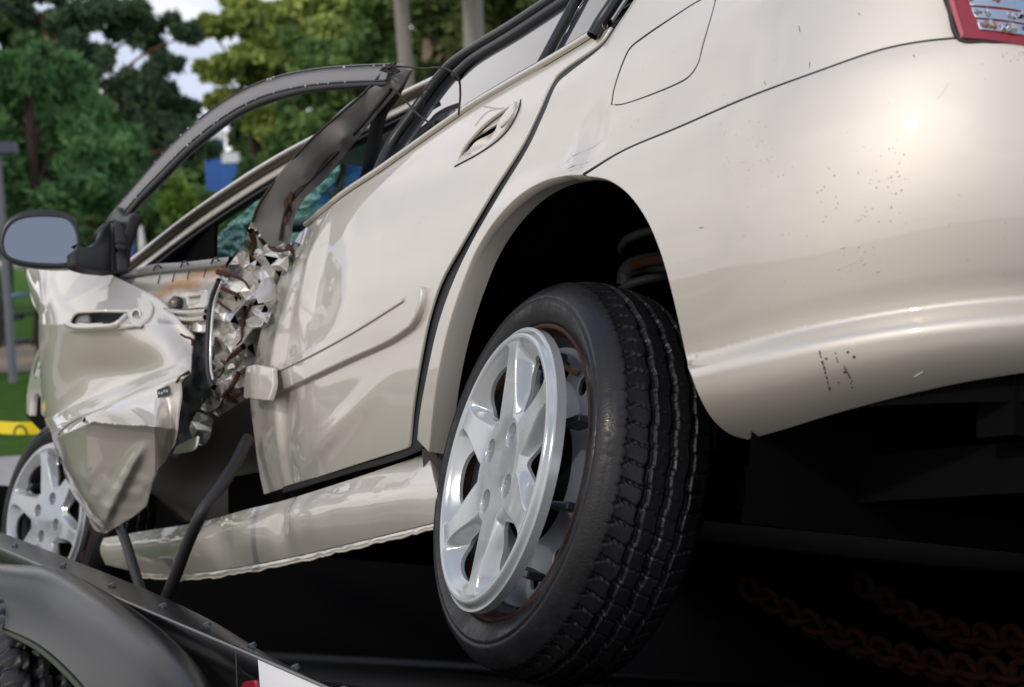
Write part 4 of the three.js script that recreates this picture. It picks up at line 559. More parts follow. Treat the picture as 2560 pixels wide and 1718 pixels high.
// ---------- front wing, windscreen pillar, roof, cabin ----------
{
  part('front_wing', zpanel([[[118, 780], [92, 790], [78, 822], [66, 868], [60, 905]], [[60, 905], [62, 945], [66, 948]], [[66, 948], [72, 905], [82, 895], [92, 905], [96, 948], [118, 950]], [[118, 950], [118, 780]]], [], 6, (u, v) => 0.02 + 0.0012 * (u - 90), { depth: 0.02 }), M.paint, car);
  part('wing_badge', zpanel([[[80, 826], [88, 806]], [[88, 806], [92, 812]], [[92, 812], [78, 862]], [[78, 862], [76, 848], [80, 826]]], [], 4, (u, v) => 0.03 + 0.0012 * (u - 90), { depth: 0.004 }), M.chrome, car);
  part('wing_liner', zpanel([[[58, 890], [100, 880]], [[100, 880], [100, 985], [60, 950]], [[60, 950], [58, 890]]], [], 8, () => -0.1, { depth: 0.05 }), M.black, car);
  const L0 = [[248, 628], [336, 558], [440, 478], [540, 410], [637, 350], [760, 285], [880, 226], [988, 174], [1100, 122], [1250, 52], [1420, -40], [1560, -120]], pz = u => lerp(-0.02, -0.24, clamp((u - 250) / 760));
  const N = 96, row = (dv, dz) => new THREE.CatmullRomCurve3(L0.map(p => V3(p[0], p[1], 0))).getSpacedPoints(N).map(p => atZ(p.x, p.y + dv, pz(p.x) + dz));
  const ap = grp('roof_pillar', car);
  part('drip_rail', strip([row(-1, -0.03), row(0, 0), row(5, 0.006), row(11, 0.002), row(12, -0.02)]), M.paint, ap);
  part('rail_groove', strip([row(11, -0.012), row(14, -0.034), row(30, -0.036), row(33, -0.012)]), M.paint, ap);
  part('pillar_face', strip([row(31, -0.016), row(32.5, 0), row(42, 0.001), row(51, 0), row(52.5, -0.014)]), M.paint, ap);
  part('pillar_rubber', strip([row(50, -0.012), row(58, 0.0), row(66, 0.0), row(74, -0.02), row(78, -0.05)]), M.rubber, ap);
  const top = row(0, -0.004).slice(30); part('roof', strip([top, top.map(p => V3(p.x, p.y + 0.012, p.z - 0.25)), top.map(p => V3(p.x, p.y + 0.014, p.z - 0.75)), top.map(p => V3(p.x, p.y, p.z - 1.0))]), M.paint, car);
  const bolt = new THREE.SphereGeometry(0.005, 8, 6), b0 = atZ(656, 438 - 36, pz(656) + 0.002); bolt.translate(b0.x, b0.y, b0.z); part('bolt_head', bolt, M.rust, ap);
  part('far_pillar', tube(row(40, 0).slice(0, 36).map(p => V3(p.x, p.y, p.z - 1.12)), 0.03, 40, 8), M.black, car);
  // windscreen: whole sheet between the near and the far pillar, crazed and milky low down
  const ws = grp('windscreen', car), e = row(70, -0.03).slice(0, 46), far = e.map(p => V3(p.x, p.y, p.z - 1.15));
  const crack = tex(512, 512, (u, v) => { const n = Math.min(Math.abs(tn(u, v, 9, 1)), Math.abs(tn(u, v, 17, 3)), Math.abs(tn(u, v, 31, 5))); const t = clamp(1 - n * 16); return [t, t, t]; });
  const cr = tex(512, 512, (u, v) => { const n = Math.min(Math.abs(tn(u, v, 9, 1)), Math.abs(tn(u, v, 17, 3)), Math.abs(tn(u, v, 31, 5))); const t = clamp(1 - n * 16) * 0.5 + 0.5 * clamp(0.5 + tn(u, v, 5, 2)); return [lerp(0.35, 0.85, t), lerp(0.66, 0.95, t), lerp(0.62, 0.92, t)]; }, { srgb: true, rep: 3 });
  const glass = part('screen_glass', strip([e, far]), P({ color: new THREE.Color().setRGB(0.55, 0.72, 0.70), transmission: 1, roughness: 0.03, thickness: 0, ior: 1.5, side: THREE.DoubleSide }), ws);
  const milky = P({ map: cr, roughness: 0.25, transmission: 0.35, thickness: 0, bumpMap: crack, bumpScale: 0.004, side: THREE.DoubleSide });
  const shard = (pts, z) => part('crazed_glass', zpanel(pts, [], 6, (u, v) => z + 0.01 * noise.noise(u * 0.06, v * 0.06, 1), { depth: 0.004 }), milky, ws);
  shard([[[492, 575], [494, 545], [508, 525], [540, 512], [556, 520]], [[556, 520], [556, 556], [530, 584]], [[530, 584], [492, 590], [492, 575]]], -0.22);
  shard([[[520, 512], [560, 480], [600, 448], [612, 452]], [[612, 452], [590, 492], [566, 510]], [[566, 510], [520, 522], [520, 512]]], -0.26);
  shard([[[660, 502], [672, 478], [720, 468], [790, 458], [812, 462]], [[812, 462], [800, 494], [740, 500], [660, 502]]], -0.34);
  shard([[[655, 522], [720, 524], [800, 512]], [[800, 512], [780, 545], [720, 590], [640, 600]], [[640, 600], [655, 522]]], -0.36);
  shard([[[672, 478], [720, 420], [756, 384], [772, 372]], [[772, 372], [770, 400], [744, 430]], [[744, 430], [712, 466], [672, 478]]], -0.33);
  part('dash_top', tube([atZ(640, 517, -0.32), atZ(720, 510, -0.34), atZ(830, 498, -0.37)], 0.018, 12, 10), M.blackPlastic, car);
  const da = new THREE.BoxGeometry(0.35, 0.22, 1.1); const dq = atZ(420, 580, -0.16); da.translate(dq.x - 0.12, dq.y - 0.09, dq.z - 0.55); part('dashboard', da, M.black, car);
  part('cabin_side', zpanel([[[300, 622], [420, 538], [488, 505]], [[488, 505], [486, 592]], [[486, 592], [420, 604], [300, 622]]], [], 10, () => -0.09, { depth: 0.01 }), M.black, car);
  part('sun_visor', zpanel([[[846, 352], [868, 330], [880, 342], [876, 352], [862, 366], [860, 372], [846, 352]]], [], 5, () => -0.5, { depth: 0.01 }), M.blackPlastic, car);
  const seatS = new RoundedBoxGeometry(0.5, 0.55, 1.2, 3, 0.06); seatS.rotateZ(-0.25); seatS.translate(-0.75, 0.22, -0.85); part('seat_back', seatS, M.black, car);
  const fs = new THREE.BoxGeometry(3.2, 0.42, 0.06); fs.translate(-0.75, 0.30, -1.62); part('far_side', fs, M.paint, car);
  const boot = new THREE.BoxGeometry(0.9, 0.05, 1.3); boot.translate(0.45, 0.62, -0.85); part('parcel_shelf', boot, M.black, car);
}

// ---------- trailer under the car ----------
const trailer = thing('car_trailer', 'black steel trailer with rounded mudguard carrying the wrecked car', 'trailer', null, MB);
const gloss = P({ color: new THREE.Color().setRGB(0.005, 0.005, 0.007), roughness: 0.26, specularIntensity: 0.5, clearcoat: 0.0, clearcoatRoughness: 0.2, side: THREE.DoubleSide });
const deckM = P({ color: new THREE.Color().setRGB(0.005, 0.005, 0.0055), roughness: 0.8, specularIntensity: 0.2, side: THREE.DoubleSide });
{
  const cr = (pts, z) => new THREE.CatmullRomCurve3(pts.map(p => atZ(p[0], p[1], z)), false, 'centripetal').getPoints(60);
  const outer = [[-160, 1180], [0, 1249], [200, 1334], [400, 1418], [590, 1498], [760, 1572], [900, 1636]], innerE = [[-160, 1158], [0, 1214], [160, 1276], [330, 1344], [480, 1415], [640, 1510], [900, 1632]];
  const o3 = cr(outer, 0.30), i3 = cr(innerE, 0.225), dn = (r, d, z) => r.map(p => V3(p.x, p.y - d, p.z + z));
  part('side_rail', strip([dn(i3, 0.05, -0.01), dn(i3, 0.004, -0.006), i3, o3.map((p, i) => p.clone().lerp(i3[i], 0.06)), dn(o3, 0.003, 0.001), dn(o3, 0.03, 0.0), dn(o3, 0.045, -0.012)]), gloss, trailer);
  part('rail_edge', tube(dn(o3, 0.002, 0.001), 0.0025, 120, 6), P({ color: new THREE.Color().setRGB(0.16, 0.17, 0.17), roughness: 0.4, metalness: 0.4 }), trailer);
  for (let k = 0; k < 9; k++) { const i = 6 + k * 6, q = o3[i].clone().lerp(i3[i], 0.4), g = new THREE.CylinderGeometry(0.007, 0.008, 0.006, 6); g.rotateX(0.5); g.translate(q.x, q.y + 0.003, q.z); part('rail_bolt', g, M.steel, trailer); }
  part('side_plate', strip([dn(o3, 0.02, -0.014), dn(o3, 0.10, -0.014), dn(o3, 0.40, -0.014), dn(o3, 0.40, -0.1)]), deckM, trailer);
  const dk = new THREE.BoxGeometry(5.6, 0.26, 2.05); dk.translate(-0.65, -0.452, -0.765); part('deck', dk, deckM, trailer);
  const fr = new THREE.BoxGeometry(6.2, 0.95, 0.05); fr.translate(-0.7, -0.08, -1.78); part('far_gate', fr, deckM, trailer);
  const hd = new THREE.BoxGeometry(0.05, 0.5, 1.9); hd.translate(-3.42, -0.1, -0.83); part('head_board', hd, deckM, trailer);
  part('white_panel', zpanel([[[588, 1503], [690, 1548], [800, 1597]], [[800, 1597], [800, 1660]], [[800, 1660], [602, 1660]], [[602, 1660], [594, 1580], [588, 1503]]], [], 12, () => 0.302, { depth: 0.006 }), P({ color: new THREE.Color().setRGB(0.72, 0.73, 0.74), roughness: 0.4 }), trailer);
  part('side_lamp', zpanel([[[552, 1560], [578, 1556]], [[578, 1556], [582, 1600]], [[582, 1600], [550, 1600]], [[550, 1600], [552, 1560]]], [], 6, () => 0.302, { depth: 0.012, round: 0.004 }), P({ color: new THREE.Color().setRGB(0.25, 0.01, 0.02), roughness: 0.25 }), trailer);
  part('plate_joint', tube([atZ(538, 1482, 0.3), atZ(541, 1560, 0.3), atZ(543, 1640, 0.3)], 0.0015, 8, 5), M.rubber, trailer);
  // mudguard: rounded top running down to a rolled lip over the tyre
  const f = (pts, z) => new THREE.CatmullRomCurve3(pts.map((p, i) => atZ(p[0], p[1], Array.isArray(z) ? lerp(z[0], z[1], i / (pts.length - 1)) : z)), false, 'centripetal').getPoints(70);
  const r0 = [[-200, 1262], [-60, 1282], [40, 1288], [130, 1296], [220, 1338], [320, 1400], [400, 1462], [470, 1540], [530, 1640]], r1 = [[-200, 1290], [-60, 1308], [40, 1314], [125, 1330], [205, 1372], [290, 1432], [365, 1496], [425, 1572], [470, 1650]], r2 = [[-200, 1340], [-60, 1366], [30, 1378], [110, 1400], [180, 1444], [250, 1500], [312, 1566], [350, 1630], [372, 1680]], r3 = [[-200, 1378], [-60, 1410], [20, 1436], [90, 1470], [150, 1520], [200, 1576], [240, 1640], [258, 1690], [262, 1720]];
  const low = r3.map(p => [p[0] - 6, p[1] + 7]);
  const mg = part('mudguard', strip([f(r0, 0.32), f(r0.map(p => [p[0] - 3, p[1] + 4]), 0.345), f(r1, 0.40), f(r2, 0.43), f(r3, 0.445), f(r3.map(p => [p[0] - 2, p[1] + 4]), 0.447), f(low, 0.43)]), gloss, trailer);
  part('guard_lip', tube(f(low, 0.44), 0.006, 100, 8), P({ color: new THREE.Color().setRGB(0.03, 0.045, 0.022), roughness: 0.6 }), mg);
  const c = atZ(25, 1752, 0.36), tr = grid(260, 40, (u, v) => { const a = u * Math.PI * 2, z = (v - 0.5) * 0.2, e = Math.abs(v - 0.5) * 2; let r = 0.335 - 0.03 * Math.pow(e, 6); const k = (a * 40 / 6.283 + Math.sin(v * 12) * 0.25) % 1; if (k < 0.28) r -= 0.012; for (const g of [0.3, 0.5, 0.7]) if (Math.abs(v - g) < 0.03) r -= 0.012; return [c.x + Math.cos(a) * r, c.y + Math.sin(a) * r, c.z + z]; }, true);
  const tw = grp('trailer_wheel', trailer); part('tyre', tr, M.tyre, tw);
  const td = lathe([[0.0, 0.03], [0.2, 0.04], [0.3, 0.1]], 48); td.translate(c.x, c.y, c.z); part('wheel_disc', td, M.steel, tw);
}
// straps holding the car down
function strap(label, pts, r) { const o = thing('tie_down_strap', label, 'strap', null, MB); part('webbing', tube(pts, r, 50, 10), M.rubber, o); const e = pts[pts.length - 1], h = new THREE.TorusGeometry(0.018, 0.005, 8, 20); h.translate(e.x, e.y - 0.012, e.z); part('hook', h, M.steel, o); return o; }
strap('short black strap hanging from the crushed front door down to the rail', [atZ(270, 1196, 0.07), atZ(286, 1235, 0.085), atZ(306, 1300, 0.10), atZ(322, 1352, 0.11)], 0.0115);
strap('long black strap running from the torn centre pillar to the rail', [atZ(566, 1000, -0.01), atZ(536, 1060, 0.03), atZ(500, 1116, 0.075), atZ(462, 1168, 0.11), atZ(430, 1235, 0.12), atZ(402, 1308, 0.125), atZ(376, 1376, 0.13)], 0.0125);
{ const o = thing('tie_wire', 'rusty wire tied from the bent front window frame round the rear door frame', 'wire', null, MB), W = P({ color: new THREE.Color().setRGB(0.035, 0.020, 0.017), roughness: 0.7, metalness: 0.3 });
  part('wire_strand', tube([atZ(868, 160, -0.05), atZ(905, 152, -0.045), atZ(960, 156, -0.05), atZ(1024, 160, -0.02), atZ(1046, 178, -0.03), atZ(1050, 210, -0.04), atZ(1046, 262, -0.035)], 0.0019, 70, 6), W, o);
  part('wire_strand', tube([atZ(902, 206, -0.05), atZ(930, 236, -0.06), atZ(962, 268, -0.05), atZ(1000, 292, -0.06)], 0.0019, 40, 6), W, o);
  seed = 3; const k = []; for (let i = 0; i < 7; i++) k.push(tube([atZ(880 + rr(-14, 20), 155 + rr(-6, 14), -0.045), atZ(890 + rr(-14, 24), 150 + rr(-6, 18), -0.035), atZ(900 + rr(-24, 20), 160 + rr(-8, 14), -0.04)], 0.002, 12, 5)); stuffPart('wire_knot', merge(k), W, o);
}
// chains lying under the tail
function chain(label, a, b, n) { const o = thing('chain', label, 'chain', null, MB), M2 = P({ color: new THREE.Color().setRGB(0.08, 0.035, 0.024), roughness: 0.95, specularIntensity: 0.2, metalness: 0.2 }), lg = new THREE.TorusGeometry(0.024, 0.007, 8, 18); lg.scale(1.45, 1, 1); const d = b.clone().sub(a), q = new THREE.Quaternion().setFromUnitVectors(V3(1, 0, 0), d.clone().normalize()); for (let i = 0; i < n; i++) { const m = part('link', lg, M2, o); m.position.copy(a).addScaledVector(d, (i + 0.5) / n); m.position.y -= 0.05 * Math.sin(Math.PI * (i + 0.5) / n); m.quaternion.copy(q).multiply(new THREE.Quaternion().setFromAxisAngle(V3(1, 0, 0), (i % 2) * 1.57 + 0.3)); } return o; }
chain('rusty chain stretched low across the dark deck behind the rear wheel', atZ(1700, 1340, -1.0), atZ(2480, 1550, -0.85), 26);
chain('rusty chain hanging above another under the dark rear bumper', atZ(1960, 1330, -1.1), atZ(2480, 1450, -0.9), 17);

// ---------- ground ----------
function groundSheet(name, pts, y, mat, L) { const sh = new THREE.Shape(pts.map(p => new THREE.Vector2(p[0], -p[1]))), g = new THREE.ShapeGeometry(sh); g.rotateX(-Math.PI / 2); g.translate(0, y, 0); const p = g.attributes.position, u = g.attributes.uv; for (let i = 0; i < p.count; i++) u.setXY(i, p.getX(i), p.getZ(i)); const m = part(name, g, mat, scene); m.userData.kind = 'structure'; m.userData.label = L; return m; }
const grassT = tex(512, 512, (u, v) => { const n = tn(u, v, 12, 1) + 0.7 * tn(u, v, 40, 2) + 0.6 * tn(u, v, 110, 3), t = clamp(0.5 + 0.5 * n); return [lerp(0.16, 0.36, t), lerp(0.30, 0.52, t), lerp(0.09, 0.16, t)]; }, { srgb: true, rep: 0.4 });
const grassB = tex(512, 512, (u, v) => { const n = clamp(0.5 + 0.5 * (tn(u, v, 60, 1) + tn(u, v, 130, 2))); return [n, n, n]; }, { rep: 1.2 });
const stoneT = (r, g, b) => tex(512, 512, (u, v) => { const n = 1 + 0.14 * tn(u, v, 5, 4) + 0.12 * tn(u, v, 30, 5) + 0.16 * tn(u, v, 120, 6); return [r * n, g * n, b * n]; }, { srgb: true, rep: 0.5 });
groundSheet('grass_ground', [[-400, -400], [400, -400], [400, 400], [-400, 400]], 0, P({ map: grassT, bumpMap: grassB, bumpScale: 0.05, roughness: 0.95, specularIntensity: 0.2 }), 'mown green grass of the park');
groundSheet('footpath', [[-60, -15.1], [60, -14.6], [60, -11.4], [-60, -11.9]], 0.006, P({ map: stoneT(0.56, 0.55, 0.55), roughness: 0.9 }), 'pale grey concrete footpath across the grass');
groundSheet('bare_earth', [[-50, -35], [40, -35], [40, -26.2], [-50, -26.5]], 0.006, P({ map: stoneT(0.50, 0.44, 0.37), roughness: 0.95 }), 'brown bare earth around the picnic table');
groundSheet('car_park', [[-40, -6.8], [60, -6.4], [60, 70], [-40, 70]], 0.006, P({ map: stoneT(0.62, 0.58, 0.52), roughness: 0.9 }), 'sandy gravel car park under the trailer');

// ---------- trees ----------
const leafM = P({ color: 0xffffff, vertexColors: true, roughness: 0.8, transmission: 0.25, thickness: 0, specularIntensity: 0.25, side: THREE.DoubleSide });
const barkT = tex(256, 512, (u, v) => { const n = 1 + 0.35 * tn(u, v, 14, 3) + 0.3 * tn(u, v * 0.5, 40, 5); return [0.22 * n, 0.17 * n, 0.14 * n]; }, { srgb: true });
const barkM = P({ map: barkT, roughness: 0.9 });
function foliage(blobs, col, size, dens, needle) { // blobs: [centre, rx, ry]; clumps of small leaf faces
  const Pp = [], N = [], C = [];
  for (const [c, rx, ry] of blobs) {
    const nc = Math.max(5, Math.round(13 * dens)); 
    for (let k = 0; k < nc; k++) {
      const a = rr(0, 6.283), b = Math.acos(rr(-1, 1)), q = Math.pow(rnd(), 0.4), cc = V3(c.x + rx * q * Math.sin(b) * Math.cos(a), c.y + ry * q * Math.cos(b), c.z + rx * q * Math.sin(b) * Math.sin(a)), cr = rx * rr(0.22, 0.42), hue = rr(-1, 1), m = Math.round(170 * dens);
      for (let i = 0; i < m; i++) {
        const d = V3(rr(-1, 1), rr(-1, 1), rr(-1, 1)); if (d.lengthSq() > 1) { i--; continue; } d.y *= 0.7; const p = cc.clone().addScaledVector(d, cr), s = size * rr(0.6, 1.4);
        const u = V3(rr(-1, 1), rr(-1, 1), rr(-1, 1)).normalize(), w = V3(rr(-1, 1), rr(-1, 1), rr(-1, 1)).cross(u).normalize(), n = u.clone().cross(w), asp = needle ? 0.28 : 0.55;
        const t = clamp(0.5 + 0.3 * hue + rr(-0.35, 0.35)), cl = [lerp(col[0][0], col[1][0], t), lerp(col[0][1], col[1][1], t), lerp(col[0][2], col[1][2], t)];
        const A = p.clone().addScaledVector(u, -s), B = p.clone().addScaledVector(w, s * asp), D = p.clone().addScaledVector(u, s), E = p.clone().addScaledVector(w, -s * asp);
        for (const x of [A, B, D, A, D, E]) { Pp.push(x.x, x.y, x.z); N.push(-n.x, -n.y, -n.z); C.push(...cl); }
      }
    }
  }
  const g = new THREE.BufferGeometry(); g.setAttribute('position', new THREE.Float32BufferAttribute(Pp, 3)); g.setAttribute('normal', new THREE.Float32BufferAttribute(N, 3)); g.setAttribute('color', new THREE.Float32BufferAttribute(C, 3)); return g;
}
const px2m = d => PK / FP * d;
function tree(name, label, dist, blobs, col, o = {}) { // blobs in pixels: [u, v, ru, rv]
  const t = thing(name, label, 'tree', 'trees behind the wreck'), k = px2m(dist), b = blobs.map(([u, v, ru, rv]) => [worldAt(u, v, dist * rr(0.97, 1.03)), ru * k, rv * k]);
  const tr = o.trunk ? worldAt(o.trunk[0], 600, dist) : V3(b[0][0].x, 0, b[0][0].z), base = V3(tr.x, 0, tr.z), top = b.reduce((a, q) => q[0].y > a.y ? q[0] : a, b[0][0]);
  const geo = [tube([base, V3(lerp(base.x, top.x, 0.15), top.y * 0.35, base.z), V3(lerp(base.x, top.x, 0.5), top.y * 0.7, base.z), top], o.r || 0.15, 24, 10, 0.05)];
  for (const q of b) { const s = V3(lerp(base.x, top.x, 0.3), Math.min(q[0].y * 0.75, top.y * 0.7), base.z); geo.push(tube([s, s.clone().lerp(q[0], 0.5).add(V3(0, 0.3, 0)), q[0]], 0.05, 10, 7, 0.015)); }
  part('trunk', merge(geo), o.bark || barkM, t);
  part('crown', foliage(b, col, o.size || 0.16, o.dens || 1, o.needle), leafM, t);
  t.userData.label = label; return t;
}
seed = 101;
const pine = [[0.066, 0.161, 0.072], [0.209, 0.398, 0.142]], dark = [[0.045, 0.087, 0.052], [0.113, 0.189, 0.090]], olive = [[0.170, 0.237, 0.056], [0.436, 0.501, 0.133]], mid = [[0.085, 0.170, 0.056], [0.227, 0.350, 0.104]];
tree('pine_tree', 'bushy bright green pine behind the door mirror', 27, [[60, 150, 70, 70], [150, 190, 60, 80], [40, 270, 100, 90], [190, 300, 110, 80], [120, 400, 130, 90], [250, 420, 90, 80], [30, 440, 100, 90], [270, 330, 50, 50]], pine, { needle: true, dens: 1.15 });
tree('pine_tree', 'dark tall pine with reddish bare trunk', 36, [[90, 30, 90, 50], [200, 40, 110, 60], [320, 70, 80, 70], [360, 170, 70, 45], [300, 200, 60, 45], [420, 250, 65, 35], [380, 300, 70, 45], [440, 330, 50, 40], [425, 80, 24, 26], [200, 130, 60, 50]], dark, { needle: true, trunk: [268], r: 0.2, dens: 0.95, bark: P({ color: new THREE.Color().setRGB(0.16, 0.06, 0.035), roughness: 0.9 }) });
tree('shade_tree', 'airy yellow green tree beside the sky gap', 42, [[560, 40, 90, 60], [660, 60, 110, 70], [480, 150, 50, 30], [560, 140, 80, 45], [520, 225, 60, 26], [640, 160, 90, 60], [780, 30, 100, 50], [600, 280, 70, 40], [470, 60, 26, 20]], olive, { dens: 0.8, size: 0.17 });
tree('shade_tree', 'dense mid green tree left of the pale trunks', 38, [[720, 140, 100, 80], [820, 120, 90, 90], [760, 250, 100, 60], [660, 330, 90, 60], [840, 230, 60, 60], [870, 40, 70, 60], [620, 400, 80, 60]], mid, { dens: 1.05 });
tree('shade_tree', 'dark green tree right of the pale trunks', 34, [[1010, 60, 80, 80], [1150, 60, 110, 80], [1260, 20, 80, 60], [960, 180, 60, 60], [1060, 130, 50, 60], [1180, -40, 120, 60], [990, -30, 90, 50]], [[0.052, 0.095, 0.032], [0.170, 0.209, 0.066]], { dens: 0.95, trunk: [972], r: 0.12, bark: P({ color: new THREE.Color().setRGB(0.24, 0.18, 0.13), roughness: 0.9 }) });
tree('shade_tree', 'broad dark tree filling in behind the front window frame', 52, [[560, 380, 110, 60], [480, 420, 90, 60], [400, 440, 80, 60], [700, 420, 100, 60], [820, 360, 90, 60], [900, 300, 70, 60], [330, 480, 70, 50]], mid, { dens: 1.0, size: 0.2 });
for (const [lb, dist, bl, cl] of [['distant green tree far behind the mirror', 62, [[-20, 120, 160, 130], [120, 80, 140, 110], [60, 300, 170, 140], [240, 300, 130, 120], [180, 470, 170, 110], [0, 480, 150, 110]], [[0.056, 0.113, 0.048], [0.151, 0.237, 0.076]]], ['distant dark tree far behind the window frame', 66, [[330, 400, 120, 90], [430, 480, 120, 90], [560, 460, 120, 90], [680, 420, 120, 100], [600, 330, 90, 70]], [[0.048, 0.095, 0.034], [0.133, 0.209, 0.061]]], ['distant olive tree far behind the pale trunks', 64, [[720, 60, 120, 100], [860, 100, 130, 120], [1000, 90, 130, 110], [1140, 40, 140, 100], [840, 280, 120, 90], [960, 220, 100, 80], [1260, -20, 120, 80]], [[0.066, 0.113, 0.030], [0.189, 0.246, 0.066]]]]) tree('distant_tree', lb, dist, bl, cl, { dens: 1.1, size: 0.26 });
tree('shade_tree', 'tall leafy tree beyond the left edge of the lawn', 24, [[-420, 60, 170, 120], [-560, 160, 170, 130], [-420, 300, 180, 130], [-600, 380, 180, 130], [-700, 100, 160, 120], [-480, 470, 160, 90]], mid, { dens: 1, size: 0.2 });
tree('shade_tree', 'wide leafy tree mirrored in the crushed door', 26, [[-1000, 100, 190, 140], [-1160, 200, 190, 140], [-980, 340, 200, 150], [-1200, 420, 190, 140], [-1340, 140, 170, 130], [-1080, 480, 180, 90]], mid, { dens: 1, size: 0.2 });
tree('shade_tree', 'dark leafy tree at the far left of the lawn', 27, [[-1700, 140, 220, 150], [-1900, 240, 220, 150], [-1680, 380, 220, 150], [-2000, 440, 220, 150], [-2150, 160, 200, 150]], mid, { dens: 1, size: 0.22 });
function bush(label, dist, blobs, col) { const t = thing('park_bush', label, 'bush', 'bushes at the edge of the park'), k = px2m(dist), b = blobs.map(([u, v, ru, rv]) => [worldAt(u, v, dist), ru * k, rv * k]); for (const q of b) part('stem', tube([V3(q[0].x, 0, q[0].z), V3(q[0].x + 0.1, q[0].y * 0.5, q[0].z), q[0]], 0.05, 8, 6, 0.02), barkM, t); part('foliage', foliage(b, col, 0.16, 0.9), leafM, t); }
bush('low dark bush behind the mirror housing', 34, [[60, 540, 80, 50], [160, 530, 80, 50], [-20, 540, 70, 50]], [[0.041, 0.095, 0.034], [0.133, 0.209, 0.066]]);
bush('low green bush seen through the front window frame', 38, [[420, 470, 60, 50], [360, 510, 60, 50], [300, 530, 60, 45], [480, 500, 60, 50]], mid);
bush('bright leafy bush low inside the window frame', 33, [[385, 440, 28, 34], [410, 470, 26, 26]], [[0.133, 0.227, 0.038], [0.265, 0.416, 0.085]]);
bush('dark bush beyond the torn centre pillar', 46, [[640, 470, 90, 60], [760, 470, 90, 60], [560, 500, 80, 50]], mid);
// pale trunks
function palm(label, u0, v0, u1, v1, dist, w) { const t = thing('palm_tree', label, 'palm', 'pale palm trunks'), a = worldAt(u0, v0, dist), b = worldAt(u1, v1, dist), d = a.clone().sub(b), foot = b.clone().addScaledVector(d, -b.y / d.y), top = b.clone().addScaledVector(d, 2.4), r = w * px2m(dist) / 2;
  const pt = tex(128, 512, (u, v) => { const n = 1 + 0.2 * tn(u, v, 10, 3) + 0.12 * tn(u, v, 50, 5) - 0.10 * (Math.sin(v * 260) > 0.85 ? 1 : 0); return [0.56 * n, 0.54 * n, 0.51 * n]; }, { srgb: true });
  part('trunk', tube([foot, foot.clone().lerp(top, 0.5), top], r * 1.15, 30, 16, r * 0.9), P({ map: pt, roughness: 0.9 }), t);
  const fr = []; for (let i = 0; i < 14; i++) { const az = i / 14 * 6.283, L = rr(1.6, 2.2), s = []; for (let j = 0; j <= 8; j++) { const q = j / 8; s.push(V3(top.x + Math.cos(az) * L * q, top.y + 0.9 * q - 1.5 * q * q, top.z + Math.sin(az) * L * q)); } const w2 = V3(-Math.sin(az), 0, Math.cos(az)); fr.push(strip([s.map((p, j) => p.clone().addScaledVector(w2, 0.22 * Math.sin(j / 8 * 3.1))), s, s.map((p, j) => p.clone().addScaledVector(w2, -0.22 * Math.sin(j / 8 * 3.1)))])); }
  part('crown', merge(fr), P({ color: new THREE.Color().setRGB(0.05, 0.09, 0.025), roughness: 0.7, side: THREE.DoubleSide }), t); }
palm('slender pale palm trunk above the front window frame corner', 914, 0, 930, 200, 24, 34);
palm('stout pale palm trunk above the rear window frame', 1078, 0, 1082, 130, 22, 50);
// ---------- park furniture ----------
{ const d = 29, c = worldGround(12, 786), t = thing('picnic_table', 'blue topped picnic table on dark legs', 'table', null, new THREE.Matrix4().makeTranslation(c.x, 0, c.z).scale(V3(1.25, 1.25, 1.25))), dk = P({ color: new THREE.Color().setRGB(0.03, 0.035, 0.045), roughness: 0.6 }), bl = P({ color: new THREE.Color().setRGB(0.10, 0.24, 0.42), roughness: 0.5 });
  for (let i = 0; i < 5; i++) { const g = new RoundedBoxGeometry(1.7, 0.05, 0.17, 2, 0.01); g.translate(-0.52, 0.78, -0.36 + i * 0.18); part('top_plank', g, bl, t); }
  for (const z of [-0.75, 0.75]) { const g = new RoundedBoxGeometry(1.7, 0.05, 0.26, 2, 0.01); g.translate(-0.5, 0.45, z); part('bench_seat', g, dk, t); }
  for (const x of [-1.1, 0.05]) { const g = new RoundedBoxGeometry(0.16, 0.76, 0.16, 2, 0.01); g.translate(x, 0.38, 0); part('leg', g, dk, t); const b = new THREE.BoxGeometry(0.1, 0.08, 1.7); b.translate(x, 0.4, 0); part('cross_beam', b, dk, t); const f = new THREE.BoxGeometry(0.4, 0.05, 1.2); f.translate(x, 0.03, 0); part('foot', f, dk, t); } }
{ const c = worldAt(14, 640, 24), a = worldAt(4, 350, 24), h = a.y, t = thing('lamp_post', 'thin grey post with a dark box on top', 'lamp post', null, new THREE.Matrix4().makeTranslation(c.x, 0, c.z)), g = P({ color: new THREE.Color().setRGB(0.16, 0.17, 0.19), roughness: 0.5, metalness: 0.4 });
  const p = new THREE.CylinderGeometry(0.05, 0.06, h, 16); p.translate(0, h / 2, 0); part('post', p, g, t); const b = new RoundedBoxGeometry(0.34, 0.16, 0.2, 2, 0.02); b.translate(0.09, h + 0.06, 0); part('lamp_head', b, P({ color: new THREE.Color().setRGB(0.05, 0.06, 0.09), roughness: 0.4 }), t); }
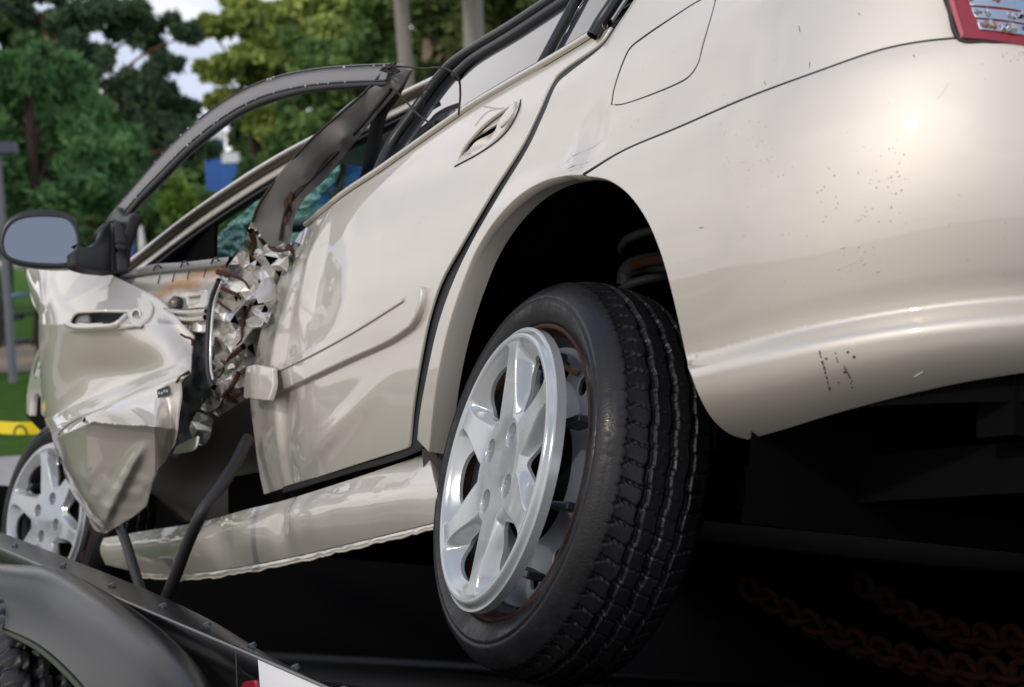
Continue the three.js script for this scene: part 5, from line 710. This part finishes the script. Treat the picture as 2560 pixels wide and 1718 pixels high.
{ const bl = P({ color: new THREE.Color().setRGB(0.03, 0.12, 0.42), roughness: 0.5 }), wh = P({ color: new THREE.Color().setRGB(0.75, 0.76, 0.78), roughness: 0.6 });
  const post = (label, u, v0, v1, w, dist, mats) => { const a = worldAt(u, v0, dist), k = px2m(dist), g0 = worldAt(u, v1, dist), t = thing('marker_post', label, 'post', null, new THREE.Matrix4().makeTranslation(g0.x, 0, g0.z)), h = a.y, cap = 0.16 * h; const b = new THREE.CylinderGeometry(w * k / 2, w * k / 2, h - cap, 18); b.translate(0, (h - cap) / 2, 0); part('post_body', b, mats[0], t); const c = new THREE.CylinderGeometry(w * k / 2 * 0.5, w * k / 2, cap, 18); c.translate(0, h - cap / 2, 0); part('post_cap', c, mats[1], t); };
  post('blue post with white cap behind the front window corner', 297, 503, 580, 20, 33, [bl, wh]); post('white post beside the blue capped post', 325, 515, 580, 16, 34, [wh, wh]);
  const kiosk = (label, u0, v0, u1, v1, dist, roof) => { const k = px2m(dist), c = worldAt((u0 + u1) / 2, (v0 + v1) / 2, dist), w = (u1 - u0) * k, top = worldAt((u0 + u1) / 2, v0, dist).y, t = thing('park_kiosk', label, 'kiosk', null, new THREE.Matrix4().makeTranslation(c.x, 0, c.z)); const b = new RoundedBoxGeometry(w, top, w * 0.9, 2, 0.03); b.translate(0, top / 2, 0); part('wall', b, bl, t); const r = new THREE.BoxGeometry(w * 1.08, 0.28, w); r.translate(0, top + 0.14, 0); part('roof', r, roof, t); const d = new THREE.BoxGeometry(w * 0.3, Math.min(2, top * 0.6), 0.04); d.translate(0, Math.min(2, top * 0.6) / 2, w * 0.45 + 0.02); part('door', d, wh, t); };
  kiosk('tall blue kiosk seen through the front window frame', 470, 322, 512, 420, 50, wh); kiosk('low blue kiosk beside the taller one', 512, 372, 546, 430, 49, wh); kiosk('wide blue kiosk seen through the cracked windscreen', 716, 372, 836, 500, 44, bl); }
{ const t = thing('caution_tape', 'yellow barrier tape with black lettering stretched behind the front wheel', 'tape'), c = document.createElement('canvas'); c.width = 1024; c.height = 64; const x = c.getContext('2d'); x.fillStyle = '#e8cf05'; x.fillRect(0, 0, 1024, 64); x.strokeStyle = '#15140f'; x.lineWidth = 11; for (let i = 0; i < 5; i++) { x.beginPath(); x.ellipse(120 + i * 205, 66, 34, 46, 0, Math.PI, 2 * Math.PI); x.stroke(); }
  const tt = new THREE.CanvasTexture(c); tt.colorSpace = THREE.SRGBColorSpace; const a = worldAt(-260, 972, 8.2), b = worldAt(170, 978, 8.2), n = 40, A = [], B = []; for (let i = 0; i <= n; i++) { const q = a.clone().lerp(b, i / n); q.z += 0.02 * Math.sin(i * 0.5); A.push(V3(q.x, q.y + 0.029, q.z)); B.push(V3(q.x, q.y - 0.029, q.z + 0.008)); } const g = strip([A, B]), u = g.attributes.uv; for (let i = 0; i <= n; i++) { u.setXY(i, i / n, 1); u.setXY(i + n + 1, i / n, 0); }
  part('tape_band', g, P({ map: tt, roughness: 0.45, side: THREE.DoubleSide }), t);
  for (const p of [a, b]) { const s = new THREE.CylinderGeometry(0.015, 0.015, p.y + 0.1, 8); s.translate(p.x, (p.y + 0.1) / 2, p.z - 0.03); part('stake', s, M.steel, t); } }

renderer.render(scene, camera);
